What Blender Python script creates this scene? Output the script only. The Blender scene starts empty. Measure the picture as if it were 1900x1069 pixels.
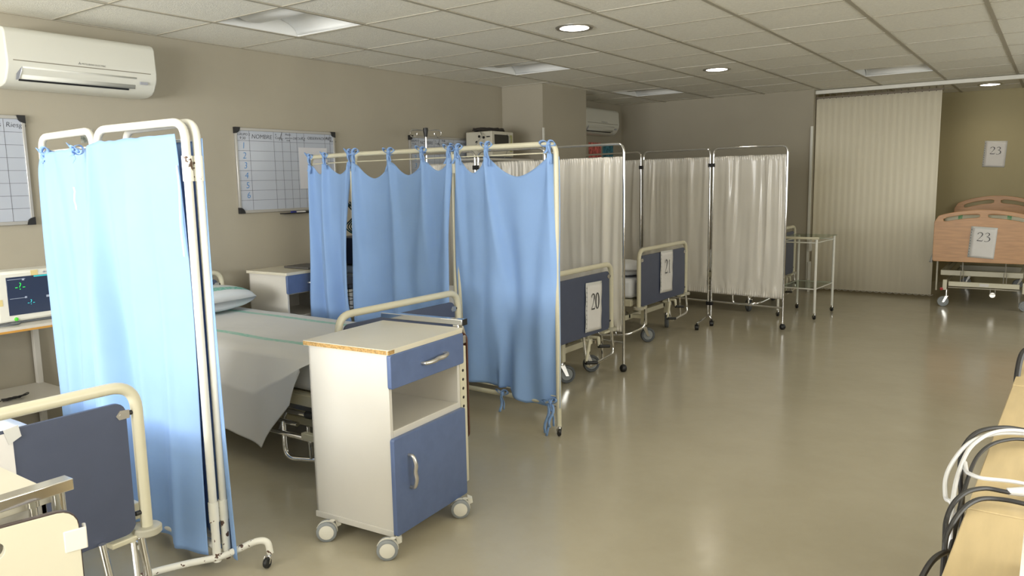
import bpy, bmesh, math, random
from math import sin, cos, pi, exp, radians, hypot
from mathutils import Vector, Matrix, noise
random.seed(7)
S = bpy.context.scene
COL = S.collection

# ------------------------------------------------------------------ camera, world, lights, exposure
def make_camera():
    f, yaw, pitch, roll = 1424.38, -0.617118, -0.137626, -0.0190448
    cy, sy, cp, sp, cr, sr = cos(yaw), sin(yaw), cos(pitch), sin(pitch), cos(roll), sin(roll)
    fwd = Vector((sy*cp, cy*cp, sp)); right = Vector((cy, -sy, 0)); up = right.cross(fwd)
    r2 = right*cr+up*sr; u2 = up*cr-right*sr
    m = Matrix((r2, u2, -fwd)).transposed().to_4x4()
    m.translation = Vector((4.5859, -2.7335, 1.2895))
    cd = bpy.data.cameras.new('camera'); cd.sensor_width = 36; cd.lens = f/1900*36
    cd.clip_start = .02; cd.clip_end = 60
    o = bpy.data.objects.new('camera', cd); COL.objects.link(o); o.matrix_world = m
    S.camera = o
make_camera()
S.view_settings.view_transform = 'Standard'; S.view_settings.look = 'None'
S.view_settings.gamma = 1; S.view_settings.use_curve_mapping = False
S.view_settings.exposure = 0.62
try:
    S.cycles.use_denoising = True
    S.cycles.max_bounces = 10; S.cycles.diffuse_bounces = 6
except Exception: pass
W = bpy.data.worlds.new('sky'); S.world = W; W.use_nodes = True
W.node_tree.nodes['Background'].inputs[0].default_value = (.75, .87, 1, 1)
W.node_tree.nodes['Background'].inputs[1].default_value = 1.0
def area_light(name, loc, direction, sx, sy, power, color, spread=180):
    l = bpy.data.lights.new(name, 'AREA'); l.shape = 'RECTANGLE'; l.size = sx; l.size_y = sy
    l.energy = power; l.color = color; l.spread = radians(spread)
    o = bpy.data.objects.new(name, l); COL.objects.link(o); o.location = loc
    o.rotation_euler = Vector(direction).to_track_quat('-Z', 'Y').to_euler()
    return o
# daylight through the windows of the wall behind the camera
area_light('window_daylight', (2.3, -5.23, 1.45), (0, 1, -.06), 3.4, 1.15, 116, (.97, .985, 1))
area_light('ceiling_fill', (2.3, -5.23, 1.2), (0, .75, .65), 3.4, .7, 100, (1, .97, .88))  # added upward fill that brightens the ceiling, imitating bounce from the ground outside
area_light('window_daylight_east', (5.97, -1.2, 1.48), (-1, 0, -.02), 3.2, 1.1, 34, (1, .96, .84))
area_light('ceiling_fill_east', (5.97, -1.2, 1.2), (-.7, 0, .7), 3.2, .7, 16, (1, .95, .8))  # added fill tilted up from the right side, also for the ceiling
area_light('far_end_fill', (5.97, 4.0, 1.48), (-1, 0, -.02), 2.6, 1.1, 11, (1, .92, .70))  # added warm fill lamp to lift the dim far end of the room

H = 2.22
# ------------------------------------------------------------------ materials
MATS = {}
def mat(name, col, rough=.5, metal=0, var=.0, vscale=8, bump=0, bscale=60, coat=0, transl=0, emit=None, estr=0, spec=None, alpha=None, trans=0, col2=None, stretch=None):
    if name in MATS: return MATS[name]
    m = bpy.data.materials.new(name); m.use_nodes = True
    nt = m.node_tree; N = nt.nodes; L = nt.links
    b = N['Principled BSDF']
    b.inputs['Base Color'].default_value = (*col, 1)
    b.inputs['Roughness'].default_value = rough
    b.inputs['Metallic'].default_value = metal
    if coat: b.inputs['Coat Weight'].default_value = coat; b.inputs['Coat Roughness'].default_value = .1
    if spec is not None: b.inputs['Specular IOR Level'].default_value = spec
    if trans: b.inputs['Transmission Weight'].default_value = trans
    if emit: b.inputs['Emission Color'].default_value = (*emit, 1); b.inputs['Emission Strength'].default_value = estr
    tc = N.new('ShaderNodeTexCoord'); mp = N.new('ShaderNodeMapping')
    L.new(tc.outputs['Object'], mp.inputs[0])
    if stretch: mp.inputs['Scale'].default_value = stretch
    if var or col2:
        n = N.new('ShaderNodeTexNoise'); n.inputs['Scale'].default_value = vscale; n.inputs['Detail'].default_value = 5
        L.new(mp.outputs[0], n.inputs['Vector'])
        r = N.new('ShaderNodeValToRGB'); r.color_ramp.elements[0].position = .35; r.color_ramp.elements[1].position = .65
        c2 = col2 if col2 else tuple(max(0, c*(1-var)) for c in col)
        r.color_ramp.elements[0].color = (*c2, 1); r.color_ramp.elements[1].color = (*col, 1)
        L.new(n.outputs['Fac'], r.inputs[0]); L.new(r.outputs[0], b.inputs['Base Color'])
    if bump:
        n2 = N.new('ShaderNodeTexNoise'); n2.inputs['Scale'].default_value = bscale; n2.inputs['Detail'].default_value = 3
        L.new(mp.outputs[0], n2.inputs['Vector'])
        bp = N.new('ShaderNodeBump'); bp.inputs['Strength'].default_value = bump; bp.inputs['Distance'].default_value = .01
        L.new(n2.outputs['Fac'], bp.inputs['Height']); L.new(bp.outputs[0], b.inputs['Normal'])
    if transl:
        t = N.new('ShaderNodeBsdfTranslucent'); t.inputs[0].default_value = (*col, 1)
        mx = N.new('ShaderNodeMixShader'); mx.inputs[0].default_value = transl
        L.new(b.outputs[0], mx.inputs[1]); L.new(t.outputs[0], mx.inputs[2])
        L.new(mx.outputs[0], N['Material Output'].inputs[0])
    MATS[name] = m
    return m

M_wall = mat('wall_paint', (.39, .355, .28), .75, var=.05, vscale=2, bump=.05, bscale=180)
M_wall2 = mat('olive_wall_paint', (.42, .365, .21), .7, var=.05, vscale=2, bump=.05, bscale=180)
M_tile = mat('ceiling_tile', (.86, .84, .76), .9, var=.08, vscale=60, bump=.35, bscale=140)
M_grid = mat('ceiling_grid', (.40, .37, .30), .6)
M_cream = mat('cream_enamel', (.62, .585, .44), .3, var=.05, vscale=6)
M_creamw = mat('white_enamel', (.72, .71, .65), .28, var=.04, vscale=9)
M_lam = mat('white_laminate', (.60, .575, .52), .35, var=.03, vscale=5)
M_lamtop = mat('cream_laminate', (.60, .56, .45), .3, var=.03)
M_navy = mat('blue_laminate', (.10, .145, .28), .35, var=.10, vscale=25)
M_navyboard = mat('navy_board', (.066, .08, .13), .42, var=.06, vscale=12)
M_chip = mat('particle_board', (.50, .31, .11), .8, var=.5, vscale=180)
M_chrome = mat('chrome', (.80, .80, .80), .12, 1)
M_steel = mat('brushed_steel', (.62, .61, .58), .3, 1)
M_satin = mat('satin_aluminium', (.60, .58, .54), .35, .9)
M_black = mat('black_plastic', (.012, .012, .013), .4)
M_grey = mat('grey_rubber', (.10, .11, .12), .55)
M_greyhub = mat('grey_hub', (.26, .28, .29), .45)
M_hub = mat('cream_hub', (.72, .70, .62), .35)
M_plastic = mat('ivory_plastic', (.74, .73, .66), .35)
M_acwhite = mat('aircon_plastic', (.66, .655, .59), .3)
M_paper = mat('paper', (.72, .70, .68), .6, var=.03, vscale=14)
M_sleeve = mat('plastic_sleeve', (.62, .62, .60), .25)
M_ink = mat('black_ink', (.02, .02, .025), .5)
M_blueink = mat('blue_ink', (.03, .22, .55), .5)
M_board = mat('whiteboard_surface', (.44, .475, .55), .2, coat=.4)
M_alu = mat('board_frame_aluminium', (.50, .49, .47), .35, .7)
M_bluecloth = mat('blue_sheet_cloth', (.275, .44, .76), .85, var=.05, vscale=5, bump=.35, bscale=7, transl=.08)
M_whitecloth = mat('white_satin_cloth', (.90, .87, .81), .2, var=.03, vscale=5, bump=.02, bscale=300, transl=.25, coat=.3)
M_blind = mat('blind_fabric', (.84, .78, .63), .6, var=.03, vscale=3, stretch=(6, 6, .4), bump=.05, bscale=300)
M_mattress = mat('white_sheet', (.78, .80, .84), .85, bump=.2, bscale=14)
M_wood = mat('beech_laminate', (.55, .30, .14), .4, var=.18, vscale=6, stretch=(1, 1, 8))
M_desk = mat('desk_laminate', (.50, .39, .215), .35, var=.10, vscale=7, stretch=(9, 1, 1))
M_glow = mat('lamp_glow', (1, 1, 1), .5, emit=(1, .93, .80), estr=7)
M_lumwhite = mat('reflector_white', (.82, .83, .82), .3)
M_green = mat('green_band', (.02, .30, .10), .6)
M_glass = mat('clear_glass', (.80, .86, .82), .03, trans=1)
M_screen = mat('monitor_screen', (.012, .016, .03), .12, emit=(.05, .07, .12), estr=.35)
M_red = mat('red_plastic', (.4, .02, .015), .4)
M_orange = mat('orange_edge', (.55, .28, .05), .5)

def glass_mat():
    m = bpy.data.materials.new('shelf_glass'); m.use_nodes = True; N = m.node_tree.nodes; L = m.node_tree.links
    t = N.new('ShaderNodeBsdfTransparent'); t.inputs[0].default_value = (.86, .9, .86, 1)
    g = N.new('ShaderNodeBsdfGlossy'); g.inputs['Roughness'].default_value = .05
    mx = N.new('ShaderNodeMixShader'); mx.inputs[0].default_value = .16
    L.new(t.outputs[0], mx.inputs[1]); L.new(g.outputs[0], mx.inputs[2]); L.new(mx.outputs[0], N['Material Output'].inputs[0])
    return m
M_shelfglass = glass_mat()

def floor_mat():
    m = bpy.data.materials.new('vinyl_floor'); m.use_nodes = True; N = m.node_tree.nodes; L = m.node_tree.links
    b = N['Principled BSDF']; tc = N.new('ShaderNodeTexCoord')
    n = N.new('ShaderNodeTexNoise'); n.inputs['Scale'].default_value = 1.6; n.inputs['Detail'].default_value = 8; n.inputs['Roughness'].default_value = .7
    L.new(tc.outputs['Object'], n.inputs['Vector'])
    r = N.new('ShaderNodeValToRGB'); r.color_ramp.elements[0].position = .3; r.color_ramp.elements[1].position = .7
    r.color_ramp.elements[0].color = (.40, .36, .265, 1); r.color_ramp.elements[1].color = (.45, .41, .31, 1)
    L.new(n.outputs['Fac'], r.inputs[0]); L.new(r.outputs[0], b.inputs['Base Color'])
    n2 = N.new('ShaderNodeTexNoise'); n2.inputs['Scale'].default_value = 5; L.new(tc.outputs['Object'], n2.inputs['Vector'])
    mr = N.new('ShaderNodeMapRange'); mr.inputs[3].default_value = .13; mr.inputs[4].default_value = .24
    L.new(n2.outputs['Fac'], mr.inputs[0]); L.new(mr.outputs[0], b.inputs['Roughness'])
    n3 = N.new('ShaderNodeTexNoise'); n3.inputs['Scale'].default_value = 9; n3.inputs['Detail'].default_value = 2; L.new(tc.outputs['Object'], n3.inputs['Vector'])
    bp = N.new('ShaderNodeBump'); bp.inputs['Strength'].default_value = .06; bp.inputs['Distance'].default_value = .02
    L.new(n3.outputs['Fac'], bp.inputs['Height']); L.new(bp.outputs[0], b.inputs['Normal'])
    b.inputs['Specular IOR Level'].default_value = .55
    return m
M_floor = floor_mat()

def stripe_mat(name, base, band, bands, axis=1, lettering=True):
    """cloth with printed bands at given object-space positions along an axis"""
    m = bpy.data.materials.new(name); m.use_nodes = True; N = m.node_tree.nodes; L = m.node_tree.links
    b = N['Principled BSDF']; b.inputs['Roughness'].default_value = .85
    tc = N.new('ShaderNodeTexCoord'); sep = N.new('ShaderNodeSeparateXYZ'); L.new(tc.outputs['Object'], sep.inputs[0])
    prev = None
    for (c, w) in bands:
        s = N.new('ShaderNodeMath'); s.operation = 'SUBTRACT'; L.new(sep.outputs[axis], s.inputs[0]); s.inputs[1].default_value = c
        a = N.new('ShaderNodeMath'); a.operation = 'ABSOLUTE'; L.new(s.outputs[0], a.inputs[0])
        l = N.new('ShaderNodeMath'); l.operation = 'LESS_THAN'; L.new(a.outputs[0], l.inputs[0]); l.inputs[1].default_value = w/2
        if prev is None: prev = l
        else:
            ad = N.new('ShaderNodeMath'); ad.operation = 'MAXIMUM'; L.new(prev.outputs[0], ad.inputs[0]); L.new(l.outputs[0], ad.inputs[1]); prev = ad
    n = N.new('ShaderNodeTexNoise'); n.inputs['Scale'].default_value = 55; L.new(tc.outputs['Object'], n.inputs['Vector'])
    g = N.new('ShaderNodeMath'); g.operation = 'MULTIPLY_ADD'; L.new(n.outputs['Fac'], g.inputs[0]); g.inputs[1].default_value = 1.2; g.inputs[2].default_value = .1
    g.use_clamp = True
    f = N.new('ShaderNodeMath'); f.operation = 'MULTIPLY'; L.new(prev.outputs[0], f.inputs[0]); L.new(g.outputs[0], f.inputs[1])
    mx = N.new('ShaderNodeMix'); mx.data_type = 'RGBA'; L.new(f.outputs[0], mx.inputs[0])
    mx.inputs[6].default_value = (*base, 1); mx.inputs[7].default_value = (*band, 1)
    L.new(mx.outputs[2], b.inputs['Base Color'])
    n2 = N.new('ShaderNodeTexNoise'); n2.inputs['Scale'].default_value = 7; L.new(tc.outputs['Object'], n2.inputs['Vector'])
    bp = N.new('ShaderNodeBump'); bp.inputs['Strength'].default_value = .25; bp.inputs['Distance'].default_value = .02
    L.new(n2.outputs['Fac'], bp.inputs['Height']); L.new(bp.outputs[0], b.inputs['Normal'])
    return m

def chipped_mat():
    m = bpy.data.materials.new('chipped_white_enamel'); m.use_nodes = True; N = m.node_tree.nodes; L = m.node_tree.links
    b = N['Principled BSDF']; b.inputs['Roughness'].default_value = .35
    tc = N.new('ShaderNodeTexCoord'); n = N.new('ShaderNodeTexNoise'); n.inputs['Scale'].default_value = 38; n.inputs['Detail'].default_value = 4
    L.new(tc.outputs['Object'], n.inputs['Vector'])
    r = N.new('ShaderNodeValToRGB'); r.color_ramp.interpolation = 'CONSTANT'
    r.color_ramp.elements[0].position = 0; r.color_ramp.elements[0].color = (.80, .79, .72, 1)
    r.color_ramp.elements[1].position = .62; r.color_ramp.elements[1].color = (.10, .055, .035, 1)
    L.new(n.outputs['Fac'], r.inputs[0]); L.new(r.outputs[0], b.inputs['Base Color'])
    return m
M_chipped = chipped_mat()

# ------------------------------------------------------------------ mesh helpers
def fillet(pts, rad, n=6):
    P = [Vector(p) for p in pts]; out = [P[0]]
    for i in range(1, len(P)-1):
        a, b, c = P[i-1], P[i], P[i+1]
        d1 = (a-b).normalized(); d2 = (c-b).normalized()
        r = min(rad, (a-b).length*.49, (c-b).length*.49)
        s = b+d1*r; e = b+d2*r
        for k in range(n+1):
            t = k/n
            out.append(s*(1-t)**2+b*2*t*(1-t)+e*t*t)
    out.append(P[-1]); return out

def smoothpath(pts, n=8):
    P = [Vector(p) for p in pts]; P = [P[0]*2-P[1]]+P+[P[-1]*2-P[-2]]; out = []
    for i in range(1, len(P)-2):
        for k in range(n):
            t = k/n; p0, p1, p2, p3 = P[i-1:i+3]
            out.append(.5*((2*p1)+(p2-p0)*t+(2*p0-5*p1+4*p2-p3)*t*t+(3*p1-p0-3*p2+p3)*t**3))
    out.append(P[-2]); return out

class MB:
    def __init__(s): s.v = []; s.f = []
    def add(s, vs, fs):
        o = len(s.v); s.v += [tuple(v) for v in vs]; s.f += [tuple(i+o for i in f) for f in fs]; return s
    def box(s, x0, x1, y0, y1, z0, z1, rz=0, piv=None):
        vs = [Vector((x, y, z)) for z in (z0, z1) for y in (y0, y1) for x in (x0, x1)]
        if rz:
            pv = Vector(piv) if piv else Vector(((x0+x1)/2, (y0+y1)/2, 0)); R = Matrix.Rotation(rz, 3, 'Z')
            vs = [R@(v-pv)+pv for v in vs]
        return s.add(vs, [(0, 2, 3, 1), (4, 5, 7, 6), (0, 1, 5, 4), (1, 3, 7, 5), (3, 2, 6, 7), (2, 0, 4, 6)])
    def tube(s, pts, r, n=10, cap=True, rs=None):
        P = [Vector(p) for p in pts]; Q = [P[0]]
        keep = [0]
        for i in range(1, len(P)):
            if (P[i]-Q[-1]).length > 1e-6: Q.append(P[i]); keep.append(i)
        if rs: rs = [rs[i] for i in keep]
        P = Q; m = len(P)
        if m < 2: return s
        t0 = (P[1]-P[0]).normalized(); a = Vector((0, 0, 1)) if abs(t0.z) < .9 else Vector((1, 0, 0))
        nrm = t0.cross(a).normalized(); vs = []; fs = []
        for i in range(m):
            t = (P[min(i+1, m-1)]-P[max(i-1, 0)]).normalized()
            nrm = (nrm-t*nrm.dot(t)).normalized(); bn = t.cross(nrm); rr = rs[i] if rs else r
            for k in range(n): an = 2*pi*k/n; vs.append(P[i]+(nrm*cos(an)+bn*sin(an))*rr)
        for i in range(m-1):
            for k in range(n): fs.append((i*n+k, i*n+(k+1) % n, (i+1)*n+(k+1) % n, (i+1)*n+k))
        if cap: fs.append(tuple(reversed(range(n)))); fs.append(tuple((m-1)*n+k for k in range(n)))
        return s.add(vs, fs)
    def cyl(s, a, b, r, n=20, r2=None):
        return s.tube([a, b], r, n, True, [r, r if r2 is None else r2])
    def lathe(s, prof, c=(0, 0, 0), axis=(0, 0, 1), n=24):
        ax = Vector(axis).normalized(); a = Vector((0, 0, 1)) if abs(ax.z) < .9 else Vector((1, 0, 0))
        u = ax.cross(a).normalized(); w = ax.cross(u); vs = []; fs = []; c = Vector(c)
        for (r, h) in prof:
            for k in range(n): an = 2*pi*k/n; vs.append(c+ax*h+(u*cos(an)+w*sin(an))*max(r, 1e-5))
        for i in range(len(prof)-1):
            for k in range(n): fs.append((i*n+k, i*n+(k+1) % n, (i+1)*n+(k+1) % n, (i+1)*n+k))
        return s.add(vs, fs)
    def prism(s, poly, o, ux, uy, depth):
        """extrude 2D polygon placed at o with axes ux, uy along their normal by depth"""
        o, ux, uy = Vector(o), Vector(ux), Vector(uy); nn = ux.cross(uy).normalized()*depth; m = len(poly)
        a = [o+ux*p[0]+uy*p[1] for p in poly]; b = [p+nn for p in a]
        return s.add(a+b, [tuple(reversed(range(m))), tuple(range(m, 2*m))]+[(i, (i+1) % m, m+(i+1) % m, m+i) for i in range(m)])
    def grid(s, fn, nu, nv):
        vs = [fn(i/nu, j/nv) for j in range(nv+1) for i in range(nu+1)]
        fs = [(j*(nu+1)+i, j*(nu+1)+i+1, (j+1)*(nu+1)+i+1, (j+1)*(nu+1)+i) for j in range(nv) for i in range(nu)]
        return s.add(vs, fs)
    def ribbon(s, pts, wdir, w):
        P = [Vector(p) for p in pts]; wd = Vector(wdir)*w/2; m = len(P)
        return s.add([p-wd for p in P]+[p+wd for p in P], [(i, i+1, m+i+1, m+i) for i in range(m-1)])
    def build(s, name, m, parent=None, bevel=0, solid=0, smooth=40, subsurf=0):
        me = bpy.data.meshes.new(name); me.from_pydata(s.v, [], s.f); me.update()
        bm = bmesh.new(); bm.from_mesh(me); bmesh.ops.recalc_face_normals(bm, faces=bm.faces); bm.to_mesh(me); bm.free()
        me.materials.append(m)
        if smooth:
            for p in me.polygons: p.use_smooth = True
            me.set_sharp_from_angle(angle=radians(smooth))
        o = bpy.data.objects.new(name, me); COL.objects.link(o)
        if parent: o.parent = parent
        if bevel:
            b = o.modifiers.new('bevel', 'BEVEL'); b.width = bevel; b.segments = 2; b.limit_method = 'ANGLE'; b.angle_limit = radians(50)
        if subsurf: b = o.modifiers.new('sub', 'SUBSURF'); b.levels = subsurf; b.render_levels = subsurf
        if solid: b = o.modifiers.new('solid', 'SOLIDIFY'); b.thickness = solid
        return o

def plate(name, outline, holes, thick, o, ux, uy, m, parent=None, bevel=.001):
    """flat board with rounded outline and holes, centred on its plane"""
    cu = bpy.data.curves.new(name, 'CURVE'); cu.dimensions = '2D'; cu.fill_mode = 'BOTH'
    cu.extrude = max(thick/2-bevel, .0002); cu.bevel_depth = bevel
    for pl in [outline]+holes:
        sp = cu.splines.new('POLY'); sp.points.add(len(pl)-1)
        for i, q in enumerate(pl): sp.points[i].co = (q[0], q[1], 0, 1)
        sp.use_cyclic_u = True
    tmp = bpy.data.objects.new('tmp', cu); COL.objects.link(tmp)
    dg = bpy.context.evaluated_depsgraph_get(); me = bpy.data.meshes.new_from_object(tmp.evaluated_get(dg))
    bpy.data.objects.remove(tmp); bpy.data.curves.remove(cu)
    ux, uy = Vector(ux).normalized(), Vector(uy).normalized(); nn = ux.cross(uy)
    M = Matrix((ux, uy, nn)).transposed().to_4x4(); M.translation = Vector(o); me.transform(M)
    me.name = name; me.materials.clear(); me.materials.append(m)
    ob = bpy.data.objects.new(name, me); COL.objects.link(ob)
    if parent: ob.parent = parent
    return ob

def rrect(x0, x1, y0, y1, r, n=5):
    out = []
    for (cx, cy, a0) in ((x1-r, y1-r, 0), (x0+r, y1-r, 90), (x0+r, y0+r, 180), (x1-r, y0+r, 270)):
        for k in range(n+1):
            a = radians(a0+90*k/n); out.append((cx+r*cos(a), cy+r*sin(a)))
    return out

def text(name, strings, o, ux, uy, m, parent, thick=.0006):
    """strings: list of (text, x, y, size[, shear]) written on a plane; one mesh"""
    V, F = [], []
    for st in strings:
        s_, x, y, size = st[:4]; sh = st[4] if len(st) > 4 else 0
        cu = bpy.data.curves.new('t', 'FONT'); cu.body = s_; cu.size = size; cu.extrude = thick/2; cu.shear = sh; cu.offset = -size*.016
        cu.resolution_u = 3
        tmp = bpy.data.objects.new('t', cu); COL.objects.link(tmp)
        dg = bpy.context.evaluated_depsgraph_get(); me = bpy.data.meshes.new_from_object(tmp.evaluated_get(dg))
        bpy.data.objects.remove(tmp); bpy.data.curves.remove(cu)
        k = len(V); V += [(v.co.x+x, v.co.y+y, v.co.z) for v in me.vertices]; F += [tuple(i+k for i in p.vertices) for p in me.polygons]
        bpy.data.meshes.remove(me)
    ux, uy = Vector(ux).normalized(), Vector(uy).normalized(); nn = ux.cross(uy); o = Vector(o)
    b = MB(); b.add([o+ux*v[0]+uy*v[1]+nn*v[2] for v in V], F)
    return b.build(name, m, parent, smooth=0)

# serif digits drawn with a brush of changing width; unit height
DIG = {
 '0': [[(.25+.19*cos(a)*1.0, .5+.47*sin(a), .030+.035*abs(cos(a))) for a in [2*pi*k/28 for k in range(29)]]],
 '1': [[(.28, .95, .035), (.28, .06, .035)], [(.28, .95, .012), (.20, .86, .014), (.10, .82, .014)], [(.12, .02, .018), (.44, .02, .018)]],
 '2': [[(.07, .76, .035), (.09, .86, .04), (.16, .94, .03), (.25, .965, .035), (.36, .91, .055), (.40, .80, .06), (.38, .66, .05), (.30, .48, .03), (.18, .26, .02), (.05, .07, .02)],
       [(.05, .05, .045), (.20, .05, .05), (.40, .05, .048), (.45, .12, .02), (.47, .22, .012)]],
 '3': [[(.08, .80, .02), (.12, .90, .028), (.22, .965, .03), (.33, .93, .045), (.37, .82, .055), (.33, .68, .04), (.24, .57, .02), (.17, .54, .015)],
       [(.20, .54, .015), (.32, .50, .035), (.42, .38, .055), (.42, .22, .058), (.34, .08, .04), (.22, .02, .025), (.12, .02, .03), (.05, .06, .035)]],
}
def digits(name, s_, o, ux, uy, h, m, parent, wide=1.0):
    ux, uy = Vector(ux).normalized(), Vector(uy).normalized(); nn = ux.cross(uy); b = MB(); o = Vector(o); adv = .52*h*wide; x = -adv*len(s_)/2
    for ch in s_:
        for stroke in DIG[ch]:
            P = [Vector((p[0]*wide, p[1], 0)) for p in stroke]; Wd = [p[2] for p in stroke]
            if len(P) > 2:
                Q = smoothpath(P, 4); ws = []
                for i in range(len(P)-1):
                    for k in range(4): ws.append(Wd[i]*(1-k/4)+Wd[i+1]*k/4)
                ws.append(Wd[-1]); P, Wd = Q, ws
            vs = []; mm = len(P)
            for i in range(mm):
                t = (P[min(i+1, mm-1)]-P[max(i-1, 0)]).normalized(); pn = Vector((-t.y, t.x, 0))
                for sg in (-1, 1):
                    q = P[i]+pn*Wd[i]*sg*.78
                    vs.append(o+ux*(x+q.x*h)+uy*(q.y*h)+nn*.0008)
            b.add(vs, [(2*i, 2*i+1, 2*i+3, 2*i+2) for i in range(mm-1)])
        x += adv
    return b.build(name, m, parent, smooth=0)

def empty(name, loc, rz=0, label=None, cat=None, group=None):
    o = bpy.data.objects.new(name, None); COL.objects.link(o); o.location = loc; o.rotation_euler = (0, 0, rz); o.empty_display_size = .1
    if label: tag(o, label, cat, group)
    return o
def tag(o, label, cat, group=None, kind=None):
    if label: o['label'] = label
    if cat: o['category'] = cat
    if group: o['group'] = group
    if kind: o['kind'] = kind
    return o
def lab(o, label): o['label'] = label; return o
def struct(o): o['kind'] = 'structure'; return o

# ------------------------------------------------------------------ room shell
X1, Y0, YB, XA, YA = 6.0, -5.2, 6.2, 2.34, 7.72
T = .12
struct(MB().box(-T, X1+T, Y0-T, YA+T, -.1, 0).build('floor', M_floor, smooth=0))
struct(MB().box(-T, 0, Y0-T, YB+T, 0, H+.25).build('wall_left', M_wall, smooth=0))
struct(MB().box(0, XA, YB, YB+T, 0, H+.25).build('wall_back', M_wall, smooth=0))
struct(MB().box(XA-T, XA, YB+T, YA+T, 0, H+.25).build('wall_alcove_left', M_wall2, smooth=0))
struct(MB().box(XA, X1+T, YA, YA+T, 0, H+.25).build('wall_alcove_back', M_wall2, smooth=0))
struct(MB().box(.0, .48, 3.62, 4.46, 0, H).build('wall_pier', M_wall, smooth=0))
w = MB()
w.box(-T, .5, Y0-T, Y0, 0, H+.25); w.box(4.1, X1+T, Y0-T, Y0, 0, H+.25); w.box(.5, 4.1, Y0-T, Y0, 0, .85); w.box(.5, 4.1, Y0-T, Y0, 2.05, H+.25)
struct(w.build('wall_front', M_wall, smooth=0))
w = MB(); w.box(X1, X1+T, Y0-T, -2.9, 0, H+.25); w.box(X1, X1+T, .5, 2.7, 0, H+.25); w.box(X1, X1+T, 5.3, YA+T, 0, H+.25); w.box(X1, X1+T, 2.7, 5.3, 0, .9); w.box(X1, X1+T, 2.7, 5.3, 2.06, H+.25); w.box(X1, X1+T, -2.9, .5, 0, .9); w.box(X1, X1+T, -2.9, .5, 2.06, H+.25)
struct(w.build('wall_right', M_wall, smooth=0))
wf = MB()
for x in (.5, 1.4, 2.3, 3.2, 4.06): wf.box(x, x+.04, Y0-.09, Y0-.04, .85, 2.05)
wf.box(.5, 4.1, Y0-.09, Y0-.04, .85, .9); wf.box(.5, 4.1, Y0-.09, Y0-.04, 2.0, 2.05)
wf1 = struct(wf.build('window_1', M_alu, smooth=0))
wf = MB()
for y in (-2.9, -1.8, -.7, .46): wf.box(X1+.04, X1+.09, y, y+.04, .9, 2.06)
wf.box(X1+.04, X1+.09, -2.9, .5, .9, .95); wf.box(X1+.04, X1+.09, -2.9, .5, 2.01, 2.06)
struct(wf.build('window_2', M_alu, smooth=0))
wf = MB()
for y in (2.7, 3.98, 5.26): wf.box(X1+.04, X1+.09, y, y+.04, .9, 2.06)
wf.box(X1+.04, X1+.09, 2.7, 5.3, .9, .95); wf.box(X1+.04, X1+.09, 2.7, 5.3, 2.01, 2.06)
struct(wf.build('window_added', M_alu, smooth=0))  # unseen window, made up to go with the far fill lamp
# skirting and conduits
struct(MB().box(XA-.018, XA+.006, YB-.02, YB, .03, 1.83).build('trim_1', M_creamw, smooth=0))
struct(MB().box(.485, .50, 3.60, 3.62, 1.1, 1.80).build('trim_2', M_creamw, smooth=0))
b = MB(); b.box(XA+.01, XA+.03, 6.15, 6.2, .0, .34); b.box(XA+.01, XA+.035, 6.15, 6.2, .46, .58)
struct(b.build('trim_3', M_creamw, smooth=0))

# ceiling: 600 mm tiles on a grid, with openings for the recessed luminaires
LUM = [(1, 0), (1, 4), (1, 8), (5, 8)]
DOWN = [(2.09, 1.50), (2.10, 3.90), (3.92, 7.08)]
c = MB()
for i in range(0, 10):
    for j in range(-9, 13):
        if (i, j) in LUM: continue
        x0, y0 = i*.6, j*.6
        y1 = min(y0+.6, YA); y0 = max(y0, Y0)
        if y1 <= y0: continue
        dz = .0015*((i*7+j*13) % 3)
        c.box(x0, min(x0+.6, X1), y0, y1, H+dz, H+.012)
c.box(-T, X1+T, Y0-T, YA+T, H+.16, H+.2)
struct(c.build('ceiling', M_tile, smooth=0))
g = MB()
for i in range(0, 11):
    g.box(i*.6-.012, i*.6+.012, Y0, YA, H-.004, H+.001)
for j in range(-8, 13):
    g.box(0, X1, j*.6-.0055, j*.6+.0055, H-.0025, H+.001)
struct(g.build('trim_4', M_grid, smooth=0))

# ------------------------------------------------------------------ lights in the ceiling
LL = ['recessed square ceiling light nearest the camera, above the left wall', 'unlit recessed ceiling light in front of the pier, second from the front',
      'unlit recessed ceiling light beyond the pier at the back left', 'unlit recessed ceiling light at the back, above the vertical blind']
for n, (i, j) in enumerate(LUM):
    e = empty('ceiling_light', (i*.6+.3, j*.6+.3, H), 0, LL[n], 'ceiling light', 'recessed square ceiling lights')
    b = MB()
    b.box(-.3, .3, -.3, -.285, 0, .115); b.box(-.3, .3, .285, .3, 0, .115); b.box(-.3, -.285, -.3, .3, 0, .115); b.box(.285, .3, -.3, .3, 0, .115); b.box(-.3, .3, -.3, .3, .11, .125)
    b.build('housing', M_lumwhite, e, smooth=0)
    # curved reflector wing (trough) along X, and a lamp cover
    def wing(u, v, s=1):
        a = v*pi/2
        return Vector((-.28+.56*u, s*(.02+.26*sin(a)*1.0), .10-.095*(1-cos(a))))
    b = MB(); b.grid(lambda u, v: wing(u, v, 1), 2, 10)
    b.build('reflector', M_lumwhite, e, solid=.003)
    b = MB(); b.grid(lambda u, v: Vector((-.20+.5*u, -.24+.25*v, .012+.03*(2*v-1)**2)), 2, 10)
    b.build('diffuser', M_lumwhite, e, solid=.003)
    b = MB(); b.box(-.24, -.19, -.284, -.25, .03, .10)
    b.build('dark_gap_block', M_black, e)  # black block painting in the small dark gap beside the diffuser
DL = ['lit round ceiling downlight nearest the camera', 'lit round ceiling downlight in the middle of the ceiling', 'lit round ceiling downlight above the bed with wooden boards']
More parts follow.
